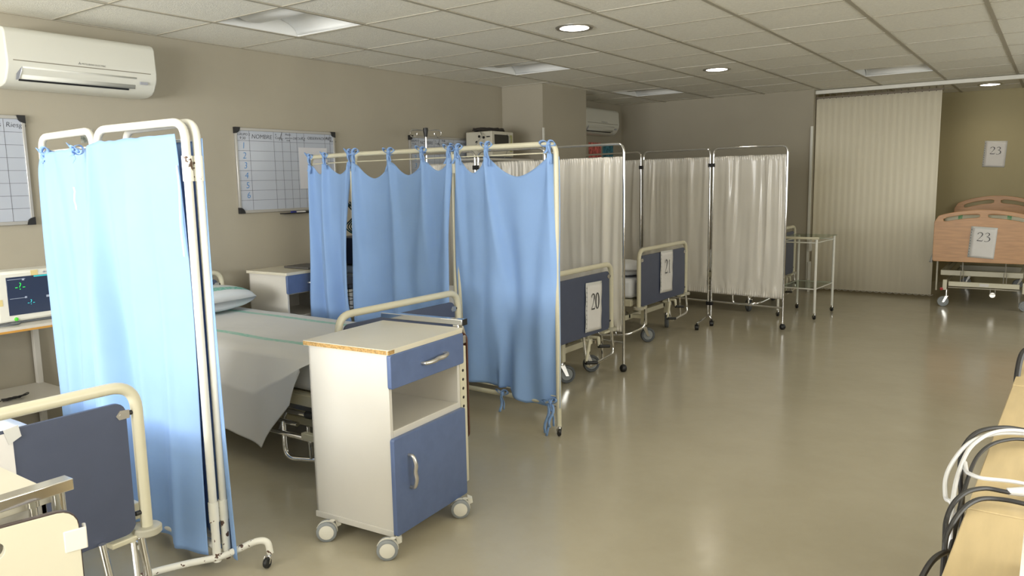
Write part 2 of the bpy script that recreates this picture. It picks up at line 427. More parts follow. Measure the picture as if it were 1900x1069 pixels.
for n, (x, y) in enumerate(DOWN):
    e = empty('downlight', (x, y, H), 0, DL[n], 'ceiling light', 'round downlights')
    MB().lathe([(.088, .006), (.09, -.004), (.112, -.006), (.118, 0), (.118, .004)], n=36).build('bezel', M_steel, e)
    MB().lathe([(0, -.006), (.07, -.007), (.089, -.003), (.089, .002)], n=32).build('lens', M_glow, e)
    l = bpy.data.lights.new('downlight_lamp', 'SPOT'); l.energy = 6; l.specular_factor = .3; l.color = (1, .88, .68); l.spot_size = radians(150); l.spot_blend = .8; l.shadow_soft_size = .08
    lo = bpy.data.objects.new('downlight_lamp', l); COL.objects.link(lo); lo.location = (x, y, H-.02)

# ------------------------------------------------------------------ air conditioners
def aircon(y0, y1, ztop, label, logo=True):
    e = empty('air_conditioner', (0, (y0+y1)/2, ztop-.3), 0, label, 'air conditioner', 'wall air conditioners')
    hw = (y1-y0)/2
    prof = [(.0, .295), (.165, .295), (.192, .285), (.205, .262), (.212, .15), (.214, .128), (.213, .125), (.211, .10), (.205, .08), (.178, .035), (.15, .012), (.10, .0), (0, .0)]
    b = MB(); b.prism([(p[0], p[1]) for p in prof], (0, hw, 0), (1, 0, 0), (0, 0, 1), hw*2)
    b.build('housing', M_acwhite, e, bevel=.008, smooth=50)
    MB().box(.205, .2155, -hw+.03, hw-.04, .1235, .1275).build('panel_gap_shade', mat('gap_shadow', (.22, .20, .15), .6), e, smooth=0)  # raised dark strip, its colour stands in for the shade inside the groove
    b = MB(); b.add([(.184, -hw+.06, .036), (.184, hw-.16, .036), (.178, hw-.16, .027), (.178, -hw+.06, .027)], [(0, 1, 2, 3)])
    b.build('outlet_slot', M_black, e, smooth=0)
    b = MB(); b.grid(lambda u, v: Vector(((.181+.0265*v if v < .7 else .1996+.012*(v-.7)/.3)+.0015, -hw+.075+(2*hw-.20)*u, .036+.062*v)), 2, 6)
    b.build('louvre', mat('louvre_plastic', (.62, .62, .57), .55), e, solid=.003)
    b = MB(); b.add([(.186, -hw+.045, .03), (.2, -hw+.045, .06), (.212, -hw+.07, .098), (.206, -hw+.07, .075), (.186, -hw+.06, .034)], [(0, 1, 2, 3, 4)])
    b.box(.203, .2095, hw-.105, hw-.06, .062, .078)
    b.build('display', mat('display_grey', (.35, .36, .4), .3), e, smooth=0)
    if logo:
        text('lettering', [('MITSUBISHI ELECTRIC', 0, 0, .0135)], (.2145, -.03, .137), (0, 1, 0), (0, 0, 1), mat('logo_grey', (.15, .15, .15), .5), e)
        d = MB()
        for ang in (90, 210, 330):
            a = radians(ang); c0 = Vector((.2148, -.041+cos(a)*.0045, .1425+sin(a)*.0045)); u = Vector((0, cos(a), sin(a))); w_ = Vector((0, -sin(a), cos(a)))
            d.add([c0+u*.0045, c0+w_*.0026, c0-u*.0045, c0-w_*.0026], [(0, 1, 2, 3)])
        d.build('emblem', MATS['logo_grey'], e, smooth=0)
    return e
aircon(-.935, -.135, 2.125, 'white wall air conditioner with grey lettering, nearest, above the foreground blue screen')
aircon(4.93, 5.73, 2.115, 'white wall air conditioner beyond the pier at the back left')

# ------------------------------------------------------------------ whiteboards
def whiteboard(y0, y1, z0, z1, label, heads, rows, cols, nums=True, marker=False):
    e = empty('whiteboard', (0, (y0+y1)/2, z0), 0, label, 'whiteboard', 'ruled whiteboards on the left wall')
    hw = (y1-y0)/2; h = z1-z0
    MB().box(.002, .012, -hw+.01, hw-.01, .01, h-.01).build('writing_surface', M_board, e, smooth=0)
    b = MB(); b.box(0, .018, -hw, hw, 0, .02); b.box(0, .018, -hw, hw, h-.02, h); b.box(0, .018, -hw, -hw+.016, .01, h-.01); b.box(0, .018, hw-.016, hw, .01, h-.01)
    b.build('frame', M_alu, e, bevel=.002)
    for sy in (-1, 1):
        for sz in (0, 1):
            pl = [(0, 0)]+[(.042*cos(radians(a)), .042*sin(radians(a))) for a in range(0, 91, 15)]
            o = Vector((.0, sy*(hw+.002), -.002 if sz == 0 else h+.002))
            b = MB(); b.prism(pl, o, (0, -sy, 0), (0, 0, 1 if sz == 0 else -1), .024*(1 if (sy > 0) == (sz == 1) else -1)*1)
            # keep the cap in front of the wall
            mx = min(v[0] for v in b.v)
            b.v = [(v[0]-mx, v[1], v[2]) for v in b.v]
            b.build('corner_cap', M_black, e)
    b = MB()
    zt = h-.02; rh = (h-.04)/(rows+.0)
    for k in range(1, rows): b.box(.0122, .0126, -hw+.016, hw-.016, zt-rh*k-.001, zt-rh*k+.001)
    for cx in cols: b.box(.0122, .0126, -hw+2*hw*cx-.001, -hw+2*hw*cx+.001, .02, h-.02)
    b.build('ruled_lines', mat('ruled_line', (.12, .12, .14), .5), e, smooth=0)
    O = (.0128, -hw, 0)
    text('heading_writing', [(t, x*2*hw, zt-rh*y, s_, .15) for (t, x, y, s_) in heads], O, (0, 1, 0), (0, 0, 1), M_ink, e)
    if nums:
        for k in range(6): text('row_number', [(str(k+1), 2*hw*(.055+.004*k), zt-rh*(k+1.78), .062, .12)], O, (0, 1, 0), (0, 0, 1), M_blueink, e)
    if marker:
        MB().box(.0, .045, -.1, hw-.3, -.02, -.012).build('pen_tray', M_black, e, bevel=.002)
    return e
heads = [('GRUPO 2', .025, .48, .024), ('9:30', .04, .88, .028), ('NOMBRE', .15, .75, .042), ('h', .375, .35, .02), ('Cons', .372, .7, .026), ('/', .41, .85, .09), ('IC', .43, .86, .024),
         ('MedIn', .475, .3, .02), ('peso cm', .472, .65, .019), ('h:m', .485, .9, .02), ('DIETA', .55, .7, .026), ('Kg', .635, .7, .034), ('OBSERVACIONES', .70, .62, .03), ('ACM', .90, .5, .026), ('Riesgo', .945, .82, .024)]
cols = [.13, .36, .44, .52, .59, .665, .89, .945]
wb2 = whiteboard(.505, 1.39, 1.108, 1.69, 'ruled whiteboard with blue numbers 1 to 6, right of the nearest air conditioner', heads, 8, cols, True, True)
MB().box(.0128, .0134, .09, .36, .16, .46).build('paper_sheet', mat('paper_on_board', (.62, .62, .66), .5), wb2, smooth=0)
whiteboard(-1.70, -.797, 1.108, 1.69, 'ruled whiteboard cut off at the left edge, under the nearest air conditioner', [('Riesgo', .895, .62, .038), ('Obs', .80, .62, .038)], 8, [.1, .35, .5, .65, .78, .885], False)
whiteboard(2.232, 3.13, 1.115, 1.70, 'ruled whiteboard farthest back, seen above the middle screens', heads, 8, cols, True)
e = empty('marker_pen', (.028, .80, 1.094), 0, 'board marker lying on the tray of the numbered whiteboard', 'marker pen')
e.location = (.028, .98, 1.0975)
MB().cyl((0, -.01, 0), (0, .075, 0), .0085, 14).build('barrel', M_paper, e); MB().cyl((0, -.05, 0), (0, -.01, 0), .0095, 14).build('cap', mat('marker_blue', (.01, .02, .2), .4), e)
e = empty('marker_pen', (.028, 1.1, 1.096), 0, 'black marker at the right end of the board tray', 'marker pen')
MB().cyl((0, -.035, 0), (0, .06, 0), .007, 12).build('barrel', M_black, e); MB().cyl((0, -.06, 0), (0, -.035, 0), .008, 12).build('cap', M_black, e)
o = MB().box(.001, .004, -.505, -.435, 1.555, 1.635).build('photo_print', mat('photo_print', (.12, .14, .12), .4, var=.9, vscale=30, col2=(.55, .55, .5)), smooth=0)
tag(o, 'small dark photo on the wall above the foreground blue screen', 'photo')
# the two posters at the back
for n, (y0, y1, col, l) in enumerate([(5.355, 5.65, (.30, .06, .05), 'red poster on the left wall under the far air conditioner'), (5.70, 5.965, (.01, .09, .13), 'teal poster right of the red one, under the far air conditioner')]):
    m_ = mat('poster_%s' % ('red', 'teal')[n], col, .4, vscale=22, col2=tuple(min(1, c*3+.05) for c in col))
    o = MB().box(.001, .005, y0, y1, 1.36, 1.735).build('poster', m_, smooth=0); tag(o, l, 'poster', 'posters by the far air conditioner')

# ------------------------------------------------------------------ casters
def caster(parent, x, y, r=.05, w=.025, ang=0, wheel=M_grey, hub=M_greyhub, fork=M_chrome, top=None, hooded=False, name='caster'):
    """standing on z=0 at the wheel's ground point; the stem is offset towards ang+pi"""
    c_, s_ = cos(ang), sin(ang); top = top if top else r*2+.03
    d = Vector((c_, s_, 0)); n = Vector((-s_, c_, 0)); c0 = Vector((x, y, r)); st = Vector((x, y, 0))-d*r*.55
    b = MB()
    if hooded:
        for sg in (-1, 1):
            arc = [(r*1.05*cos(radians(a)), r*1.05*sin(radians(a))) for a in range(20, 200, 15)]
            b.prism(arc, c0+n*(sg*.004), d, (0, 0, 1), .004*sg)
        b.box(-.004, .004, -.004, .004, 0, .001)
        b.v[-8:] = [tuple(Vector(v)+st+Vector((0, 0, r*1.9))) for v in b.v[-8:]]
        b.prism([(-r*1.35, r*.35), (-r*.9, r*.15), (-r*.8, r*1.0), (-r*1.3, r*.75)], c0-n*w*.4, d, (0, 0, 1), w*.8 if True else 0)
    else:
        for sg in (-1, 1):
            q = c0+n*sg*(w/2+.003)
            b.prism([(-r*.18, -r*.15), (r*.18, -r*.15), (-r*.30, r*1.12), (-r*.85, r*1.12)], q, d, (0, 0, 1), .003)
        b.cyl(st+Vector((0, 0, r*2.08)), st+Vector((0, 0, r*2.2)), r*.42, 16)
    b.cyl(st+Vector((0, 0, r*2.0)), st+Vector((0, 0, top)), min(.011, r*.3), 12)
    f = b.build(name, fork, parent)
    if hooded:
        for sg in (-1, 1):
            wv = MB(); rr = r
            wv.lathe([(0, .001), (rr*.86, .001), (rr, .004), (rr, w*.42), (rr*.90, w*.5), (rr*.74, w*.52), (rr*.74, w*.49), (0, w*.49)], c0+n*sg*.002, n*sg, 28)
            o = wv.build('wheel', wheel, f)
            MB().lathe([(0, w*.56), (rr*.55, w*.55), (rr*.72, w*.5), (rr*.72, w*.47)], c0+n*sg*.002, n*sg, 24).build('wheel_disc', hub, f)
    else:
        MB().lathe([(0, -w*.35), (r*.7, -w*.35), (r*.74, -w*.5), (r*.93, -w*.5), (r, -w*.3), (r, w*.3), (r*.93, w*.5), (r*.74, w*.5), (r*.7, w*.35), (0, w*.35)], c0, n, 32).build('wheel', wheel, f)
        MB().lathe([(0, -w*.42), (r*.66, -w*.42), (r*.68, -w*.3), (r*.68, w*.3), (r*.66, w*.42), (0, w*.42)], c0, n, 28).build('wheel_hub', hub, f)
    return f

# ------------------------------------------------------------------ hospital beds
def hospital_bed(x, yc, rz, label, boardh=.43, wheels=None, holder=True, headboard=True, cranks=True, full=True, W2=.40, loopw=.38, under=-.16):
    e = empty('hospital_bed', (x, yc, 0), rz, label, 'bed', 'beds with blue end boards')
    Lb = 2.0
    wl = wheels or [(-.20, -.39, 2.2), (-.20, .40, 2.2), (-Lb+.2, -.39, 2.6), (-Lb+.2, .39, 2.6)]
    # frame that carries the mattress
    b = MB()
    for sy in (-1, 1): b.box(-Lb+.05, -.06, sy*W2-.018, sy*W2+.018, .315, .365)
    for xx in (-Lb+.08, -1.4, -.8, -.09): b.box(xx-.015, xx+.015, -W2, W2, .315, .35)
    b.box(-Lb+.1, -.1, -W2+.04, W2-.04, .345, .36)
    for sy in (-1, 1): b.box(-.03, .012, min(sy*(W2-.11), sy*(W2-.01)), max(sy*(W2-.11), sy*(W2-.01)), .285, .30)
    b.build('frame', M_cream, e, bevel=.003)
    b = MB()
    for sy in (-1, 1):
        b.box(-Lb+.2, under+.02, sy*.33-.015, sy*.33+.015, .19, .225)
    for xx in (-Lb+.22, under):
        b.box(xx-.02, xx+.02, -.40, .40, .185, .225)
    for (wx, wy, wa) in wl:
        lx, ly = wx-.032*cos(wa), wy-.032*sin(wa)
        b.box(lx-.019, lx+.019, ly-.019, ly+.019, .14, .30)
        b.box(min(lx, under-.02 if lx > -1 else -Lb+.2), max(lx, under+.02 if lx > -1 else -Lb+.24), ly-.014, ly+.014, .19, .22)
    b.build('undercarriage', M_cream, e, bevel=.003)
    b = MB(); b.tube([(-.2, -.2, .20), (-.7, -.2, .31)], .012); b.tube([(-.2, .2, .20), (-.7, .2, .31)], .012); b.tube([(-1.3, -.33, .2), (-1.6, -.33, .32)], .012); b.tube([(-1.3, .33, .2), (-1.6, .33, .32)], .012)
    b.cyl((-.25, 0, .29), (-1.1, 0, .27), .02)
    b.build('lifting_gear', M_steel, e)
    # end boards
    for k, xx in enumerate((0, -Lb)):
        if k == 1 and not headboard: continue
        top = .31+boardh
        b = MB(); b.tube(fillet([(xx, -W2, .30), (xx, -W2, top), (xx, W2, top), (xx, W2, .30)], .075, 8), .0165, 14)
        b.build('end_board_tube', M_cream, e)
        for sy in (-1, 1):
            MB().lathe([(0, -.012), (.036, -.012), (.04, -.008), (.04, .008), (.036, .012), (.0, .012)], (xx, sy*W2, .302), (0, 0, 1), 28).build('bumper_disc', mat('bumper_grey', (.42, .40, .32), .5), e)
        plate('end_board', rrect(-W2+.03, W2-.035, .31, .31+boardh-.045, .03), [], .012, (xx, 0, 0), (0, 1, 0), (0, 0, 1), M_navyboard, e)
        b = MB()
        for sy in (-1, 1):
            for zz in (.31+boardh-.08, .36):
                b.cyl((xx, sy*(W2-.03), zz), (xx, sy*(W2-.012), zz), .007, 10)
        b.build('board_mounts', M_black, e)
        for sy in (-1, 1):
            b = MB(); pl = [(-.014, -.012), (.016, -.012), (.016, .012), (-.010, .014), (-.022, .0)]
            b.prism([(p[0]*sy, p[1]) for p in pl], (xx+.0065, sy*(W2-.042), .31+boardh-.08), (0, 1, 0), (0, 0, 1), .0025*1)
            b.cyl((xx+.006, sy*(W2-.052), .31+boardh-.08), (xx+.012, sy*(W2-.052), .31+boardh-.08), .0035, 8)
            b.build('board_bracket', M_satin, e)
    # chrome side rails folded down on either side
    if full:
        for sy in (-1, 1):
            b = MB(); ys = sy*(W2+.03)
            b.tube([(-1.75, ys, .285), (-.20, ys, .285)], .0135, 12)
            b.tube([(-1.78, ys+sy*.012, .235), (-.25, ys+sy*.012, .235)], .011, 12)
            b.tube([(-1.72, ys+sy*.025, .185), (-.15, ys+sy*.025, .185)], .0125, 12)
            for xx in (-.34, -.47, -1.1, -1.6):
                b.tube([(xx, ys-sy*.01, .29), (xx-.03, ys+sy*.022, .185)], .009, 8)
            b.build('side_rail', M_chrome, e)
            b = MB(); b.cyl((-.20, ys, .285), (-.15, ys, .285), .017, 14)
            b.build('rail_end_cap', M_black, e)
    # chrome loop hanging under the foot end, cranks
    b = MB()
    b.tube(fillet([(.018, W2-.03, .295), (.03, W2-.02, .14), (.03, W2-loopw, .115), (.02, W2-loopw-.02, .318)], .06, 8), .0105, 12)
    b.tube([(.022, W2-loopw*.45, .29), (.03, W2-loopw*.45, .122)], .008, 8)
    b.build('foot_loop', M_chrome, e)
    b = MB()
    b.tube(fillet([(-.34, -W2-.05, .24), (-.335, -W2-.05, .065), (-.10, -W2-.01, .085), (.0, -W2+.12, .14), (.0, -W2+.12, .29)], .055, 8), .0115, 12)
    b.tube([(-.19, -W2-.035, .235), (-.185, -W2-.03, .085)], .008, 8)
    b.build('corner_loop', M_chrome, e)
    if cranks:
        for (yy, dy, dz) in ((.06, -.075, -.125), (.17, -.02, -.05)):
            c_ = MB(); c_.cyl((-.03, yy, .285), (.035, yy, .285), .010); c_.tube([(.03, yy, .285), (.045, yy+dy, .285+dz)], .009, 8, True, [.012, .008])
            o = c_.build('crank', M_cream, e)
            MB().cyl((.046, yy+dy-.005, .285+dz), (.075, yy+dy+.085, .285+dz-.012), .0115, 14).build('crank_handle', M_black, o)
    for (wx, wy, wa) in wl:
        caster(e, wx, wy, .058, .03, wa, top=.19)
    return e

def mattress(x0, x1, y0, y1, z0, z1, label, m=M_mattress):
    b = MB()
    def pt(u, v):
        return Vector((x0+(x1-x0)*u, y0+(y1-y0)*v, 0))
    n = 24
    V = []
    b.box(x0, x1, y0, y1, z0, z1)
    o = b.build('mattress', m, bevel=.035)
    o.modifiers['bevel'].segments = 5
    tag(o, label, 'mattress', 'mattresses'); return o

def pillow(x, y, z, sx, sy, h, rz, label, m):
    b = MB(); e_ = .42
    def f(u, v, s):
        a, c_ = 2*u-1, 2*v-1
        t = max(0, (1-abs(a)**2.6))*max(0, (1-abs(c_)**2.6)); hh = h*.5*t**.45
        pinch = 1-.10*(abs(a)*abs(c_))**2
        px, py = a*sx/2*(1-.05*(1-c_*c_)*0)*pinch, c_*sy/2*pinch
        zz = h*.5+s*hh+.006*noise.noise(Vector((px*9, py*9, s*3)))*t
        return Vector((px, py, zz))
    b.grid(lambda u, v: f(u, v, 1), 24, 24); b.grid(lambda u, v: f(u, v, -1), 24, 24)
    o = b.build('pillow', m, smooth=80); o.location = (x, y, z); o.rotation_euler = (0, 0, rz)
    bm = bmesh.new(); bm.from_mesh(o.data); bmesh.ops.remove_doubles(bm, verts=bm.verts, dist=.0005); bm.to_mesh(o.data); bm.free()
    return tag(o, label, 'pillow', 'pillows')

M_sheetband = stripe_mat('hospital_sheet', (.66, .655, .64), (.24, .56, .45), [(.10, .042), (-.36, .042)])
M_pillowband = stripe_mat('hospital_pillowcase', (.70, .74, .77), (.06, .42, .32), [(.12, .06)], axis=0)

# bed 1 (foreground, left edge)
bed1 = hospital_bed(2.47, -2.02, 0, 'hospital bed in the left foreground with dark blue end board and cream tube', under=-.62, wheels=[(-.60, -.36, 1.8), (-.60, .30, 1.8), (-1.8, -.39, 2.6), (-1.8, .39, 2.6)], cranks=False, loopw=.12)
mattress(.5, 2.42, -2.40, -1.64, .366, .50, 'white mattress on the left foreground bed')
o = MB(); 
def bl(u, v): return Vector((1.3+1.08*u, -2.30+.62*v, .535+.012*noise.noise(Vector((u*5, v*4, 0)))))
o.grid(bl, 30, 20); o = o.build('folded_sheet', stripe_mat('folded_sheet_cloth', (.74, .77, .80), (.06, .45, .38), [(2.12, .09)], axis=0), solid=.02)
tag(o, 'folded white sheet with green band on the left foreground bed', 'sheet')
# bed 2
bed2 = hospital_bed(2.13, -.15, 0, 'hospital bed with white sheet between the two blue screens', wheels=[(-.06, -.44, 1.2), (-.1, .36, 2.2), (-1.8, -.39, 2.6), (-1.8, .39, 2.6)])
mattress(.2, 2.07, -.53, .23, .366, .52, 'white mattress on the bed between the two blue screens')
b = MB()
def sheet2(u, v):
    xx = .30+1.66*u
    yr, ye = .245, -.535
    tt = v*1.9
    xe = xx
    if tt < 1:  # across the top from far side to near edge
        y = yr+(ye-yr)*tt; z = .532+.004*noise.noise(Vector((xx*4, y*4, 1)))
        if tt < .05: z -= .05*(1-tt/.05)
        z -= .012*max(0, (tt-.93)/.07)**2
        return Vector((xx, y, z))
    s = (tt-1)/.9
    zb = .12-.02*sin(u*9) if u < .77 else .12-.02*sin(.77*9)*(1-(u-.77)/.23)+(u-.77)/.23*.38
    zz = .52+(zb-.52)*s
    fold = .022*sin(u*19+1.2*s)+.012*sin(u*41+s*3)
    y = ye-.012-.075*min(1, s*2.4)+fold*s*.7-.02*s
    return Vector((xx+(.10*s*min(1, u*2) if u < .9 else .10*s*(1-u)/.1), y, zz+.008*sin(u*23)*s))
b.grid(sheet2, 110, 90)
o = b.build('bed_sheet', M_sheetband, smooth=80, solid=.002)
tag(o, 'white sheet with green printed stripes hanging over the side of the second bed', 'sheet')
pillow(.375, -.10, .535, .42, .66, .16, .05, 'white pillow with green printed band on the bed between the blue screens', M_pillowband)
# bed 20
bed20 = hospital_bed(2.2, 1.365, 0, 'hospital bed right behind the blue curtain screen, sign 20 on its blue end board', wheels=[(-.12, .02, .9), (-.13, .36, .9), (-1.8, -.39, 2.6), (-1.8, .39, 2.6)])
mattress(.3, 2.14, .99, 1.735, .366, .52, 'white mattress on the bed just behind the blue curtain screen')
# bed 21
bed21 = hospital_bed(2.0, 3.05, 0, 'hospital bed between the two white curtain screens, sign 21 on its blue end board', wheels=[(-.02, -.25, .8), (-.14, .39, 1.9), (-1.8, -.39, 2.6), (-1.8, .39, 2.6)], W2=.455, boardh=.44)
mattress(.06, 1.93, 2.63, 3.47, .366, .52, 'white mattress under the rumpled pillow, between the white screens')
pillow(1.76, 2.82, .525, .34, .36, .12, .4, 'rumpled white pillow at the foot of the bed with sign 21', mat('pillow_white', (.74, .76, .80), .85, bump=.4, bscale=12))
# bed 22 behind the far white screen
bed22 = hospital_bed(2.40, 4.98, 0, 'hospital bed mostly hidden behind the farthest white screen', boardh=.47)
mattress(.47, 2.34, 4.62, 5.34, .366, .52, 'mattress on the bed hidden behind the farthest white screen')

# ------------------------------------------------------------------ printed number signs
def sign(digs, o, ux, tilt, w_, h_, label, dh=.1, dx=0, dy=0, wide=1.0, sleeve=True):
    """sheet in a plastic sleeve; o = bottom centre, ux = right direction of the reader"""
    ux = Vector(ux).normalized(); uz = Vector((0, 0, 1)); n = ux.cross(uz)
    e = empty('number_sign', o, 0, label, 'sign', 'printed number signs')
    c_, s_ = cos(tilt), sin(tilt); ax = ux*c_+uz*s_; ay = uz*c_-ux*s_
    def P(a, bb, d=0): return ax*a+ay*bb+n*d
    if sleeve:
        b = MB(); hw = w_/2
        b.grid(lambda u, v: P(-hw-.016+(2*hw+.02)*u, -.004+(h_+.02)*v, .0008+.003*sin(v*7+u*2)**2), 8, 14)
        b.build('plastic_sleeve', M_sleeve, e, solid=.0006)
        b = MB()
        for k in range(10): b.add([P(-hw-.011, .02+k*(h_-.04)/9, .0055), P(-hw-.006, .02+k*(h_-.04)/9, .0055), P(-hw-.006, .028+k*(h_-.04)/9, .0055), P(-hw-.011, .028+k*(h_-.04)/9, .0055)], [(0, 1, 2, 3)])
        b.build('binder_holes', M_ink, e, smooth=0)
    b = MB(); b.grid(lambda u, v: P(-w_/2+w_*u, h_*v, .0035+.003*sin(v*7+u*2)**2), 8, 14)
    b.build('paper', M_paper, e, solid=.0004)
    digits('printed_number', digs, P(dx, dy, .0085), ax, ay, dh, M_ink, e, wide)
    return e
sign('20', (2.211, 1.508, .338), (0, 1, 0), -.03, .185, .295, 'number 20 paper sign on the end board next to the blue curtain screen', .105, .005, .135)
sign('21', (2.012, 3.08, .375), (0, 1, 0), -.02, .215, .32, 'number 21 paper sign on the end board between the white screens', .115, .005, .15)
b = MB(); b.box(2.4765, 2.4785, -2.36, -1.945, .52, .69)
o = b.build('paper_sign', M_paper, smooth=0); tag(o, 'white paper sheet taped on the end board of the left foreground bed', 'sign')
b = MB(); b.add([(2.480, -1.955, .66), (2.480, -1.925, .675), (2.480, -1.93, .705), (2.480, -1.965, .70)], [(0, 1, 2, 3)])
tp = b.build('adhesive_tape', M_sleeve, o, solid=.0006, smooth=0)

# ------------------------------------------------------------------ folding screens
def ruffle(x, seed=0): return noise.noise(Vector((x, seed*3.7, .5)))

def bow(parent, p, t, s=1.0, seed=0, tails=.10):
    """ribbon bow tied round the rail at p, t = rail direction"""
    rnd = random.Random(seed); t = Vector(t).normalized(); up = Vector((0, 0, 1)); n = t.cross(up); p = Vector(p); b = MB()
    w = .016*s
    # wrap round the rail
    ring = [p+(n*cos(a)+up*sin(a))*.018 for a in [2*pi*k/12 for k in range(13)]]
    b.ribbon(ring, t, w)
    for sg in (-1, 1):
        L_ = (.032+.014*rnd.random())*s; a0 = rnd.uniform(-.1, .7)
        dirv = t*sg*cos(a0)+up*sin(a0); q = p-n*.0+n*.02
        loop = []
        for k in range(11):
            a = 2*pi*k/10; loop.append(q+dirv*(L_*(1-cos(a))/2)+(up*cos(a0)-t*sg*sin(a0))*(.012*s*sin(a))+n*.008*sin(a))
        b.ribbon(loop, (n+up*.5).normalized(), w)
        tl = tails*rnd.uniform(.6, 1.1)*s; tail = []
        ang = rnd.uniform(-1.4, -.7)
        for k in range(7):
            q2 = q+(t*sg*cos(ang)*.35+up*sin(ang))*tl*k/6+n*.006*sin(k*1.3)
            tail.append(q2)
        b.ribbon(tail, (t*.9+n*.3*sg).normalized(), w*.8)
    b.lathe([(0, -.008), (.009*s, -.005), (.010*s, .005), (0, .009)], p+n*.02, t, 8)
    return b.build('tie_ribbon', M_bluecloth, parent, solid=.0012)

def screen_frame(e, A, B, top, rail, r, m, rad=.07, rods=(None, None), zb0=.08, name='panel_frame'):
    A = Vector((A[0], A[1], 0)); B = Vector((B[0], B[1], 0)); t = (B-A).normalized()
    a = A+t*.016; c_ = B-t*.016; z = Vector((0, 0, 1)); b = MB()
    b.tube(fillet([a+z*zb0, a+z*(top-r), c_+z*(top-r), c_+z*zb0], rad, 7), r, 12)
    b.tube([a+z*rail, c_+z*rail], r*.95, 12)
    for zz in rods:
        if zz: b.tube([a+z*zz, c_+z*zz], .0035, 8)
    return b.build(name, m, e)

def blue_curtain(e, A, B, ztie, sag, zb, ties, seed, amp=.03, off=.0, bottom_ties=(), nu=110, nv=80, pinch=0):
    A = Vector((A[0], A[1], 0)); B = Vector((B[0], B[1], 0)); L_ = (B-A).length; t = (B-A)/L_; n = t.cross(Vector((0, 0, 1)))
    if n.y > 0: n = -n
    ti = [x for x in ties]
    def ztop(u):
        if u <= ti[0]: return ztie-sag*.25*min(1, (ti[0]-u)/.1)
        if u >= ti[-1]: return ztie-sag*.25*min(1, (u-ti[-1])/.1)
        for a, c_ in zip(ti, ti[1:]):
            if a <= u <= c_:
                s = (u-a)/(c_-a); return ztie-sag*(1-abs(2*s-1)**1.7)*min(1, (c_-a)*2.6)
    bt = list(bottom_ties)
    def zbot(u):
        z = zb if not callable(zb) else zb(u)
        return z
    def f(u, v):
        z1 = ztop(u); z0 = zbot(u); z = z1+(z0-z1)*v
        d = 0
        for k, x in enumerate(ti):
            dr = (ruffle(k*2.3, seed))*.25*v
            wd = .016+.13*min(1, v*1.5)
            d += amp*(1.0-.35*v)*exp(-((u-x-dr)/wd)**2)
            d += amp*.5*exp(-((u-x-dr*1.4-.10*v)/(wd*.45))**2)*min(1, v*3)
        d += amp*.75*sin(u*13+seed+1.8*ruffle(v*1.6, seed+5))*min(1, .15+v*1.2)
        d += amp*.35*sin(u*27+seed*2+2.5*ruffle(v*2, seed+8))*min(1, v*1.5)
        for x in bt:
            d += amp*1.0*exp(-((u-x)/(.03+.10*(1-v)))**2)*max(0, v-.5)*2
        pull = .012*sin(v*5+seed)
        uu = u*(1-pinch*sin(pi*min(1, v*1.15))**.8)
        p = A+t*(L_*uu+pull*(1-abs(2*u-1)))+n*(off+d*.9-amp*.4)
        return Vector((p.x, p.y, z+.004*ruffle(u*9, seed)*v))
    b = MB(); b.grid(f, nu, nv)
    c_ = b.build('curtain', M_bluecloth, e, smooth=80, solid=.0012)
    c_['label'] = 'pale blue cloth panel'
    return c_, A, t, n, L_

# ---- screen B: three blue panels in the middle
eB = empty('folding_screen', (1.55, .56, 0), 0, 'folding privacy screen with blue curtains tied on by bows, behind the bedside cabinet', 'folding screen', 'folding privacy screens')
OB = Vector((1.55, .56, 0))
def rel(p, o): return (p[0]-o[0], p[1]-o[1])
Bp = [rel(q, OB) for q in [(.62, .62), (1.15, .50), (1.93, .50), (2.60, .478)]]
for k in range(3):
    screen_frame(eB, Bp[k], Bp[k+1], 1.482, .165, .0135, M_creamw if False else M_cream, .05, (1.425, .205), .05)
tl = [(.06, .42, .97), (.03, .40, .72, .97), (.05, .35, .93)]
sg = [.07, .105, .11]
zbs = [.22, .19, lambda u: (.215-.02*u if u < .5 else .205-.055*min(1, (u-.5)*5))]
offs = [.014, .014, .014]
for k in range(3):
    c_, A_, t_, n_, L_ = blue_curtain(eB, Bp[k], Bp[k+1], 1.425, sg[k], zbs[k], tl[k], 3+k*4, .037, offs[k], bottom_ties=(.45,) if k == 2 else (), pinch=(.10, .03, .0)[k])
    for q, u in enumerate(tl[k]):
        p = A_+t_*L_*u
        bow(c_, (p.x, p.y, 1.469), t_, 1.15, k*10+q, .10)
        s_ = MB(); s_.ribbon([(p.x+n_.x*.014, p.y+n_.y*.014, 1.47-.06*j/4) for j in range(5)], t_, .018); s_.build('tie_strap', M_bluecloth, c_, solid=.0012)
    if k == 2:
        for q, u in enumerate((.02, .47, .93)):
            p = A_+t_*L_*u
            bow(c_, (p.x, p.y-.012, .178), t_, 1.1, 60+q, .10 if q < 2 else .16)
b = MB()
b.tube([(Bp[2][0], Bp[2][1], .5), (Bp[2][0], Bp[2][1], .62)], .0165); b.tube([(Bp[2][0], Bp[2][1], 1.34), (Bp[2][0], Bp[2][1], 1.44)], .0165)
b.v = [tuple(v) for v in b.v]; b.build('hinge', M_cream, eB)
for (qx, qy) in (Bp[0], Bp[1], Bp[2], (Bp[3][0]-.016, Bp[3][1])):
    caster(eB, qx, qy, .021, .014, 2.4, wheel=M_black, hub=M_black, top=.055)
tw = MB()
for ddx, ln in ((-.012, .15), (.014, .115)):
    px, py = Bp[3][0]-.05+ddx, Bp[3][1]-.03
    tw.ribbon([(px+.01*sin(j), py-.004*j, .17-ln*j/6) for j in range(7)], (1, 0, 0), .016)
tw.build('hanging_tie', M_bluecloth, eB, solid=.001)

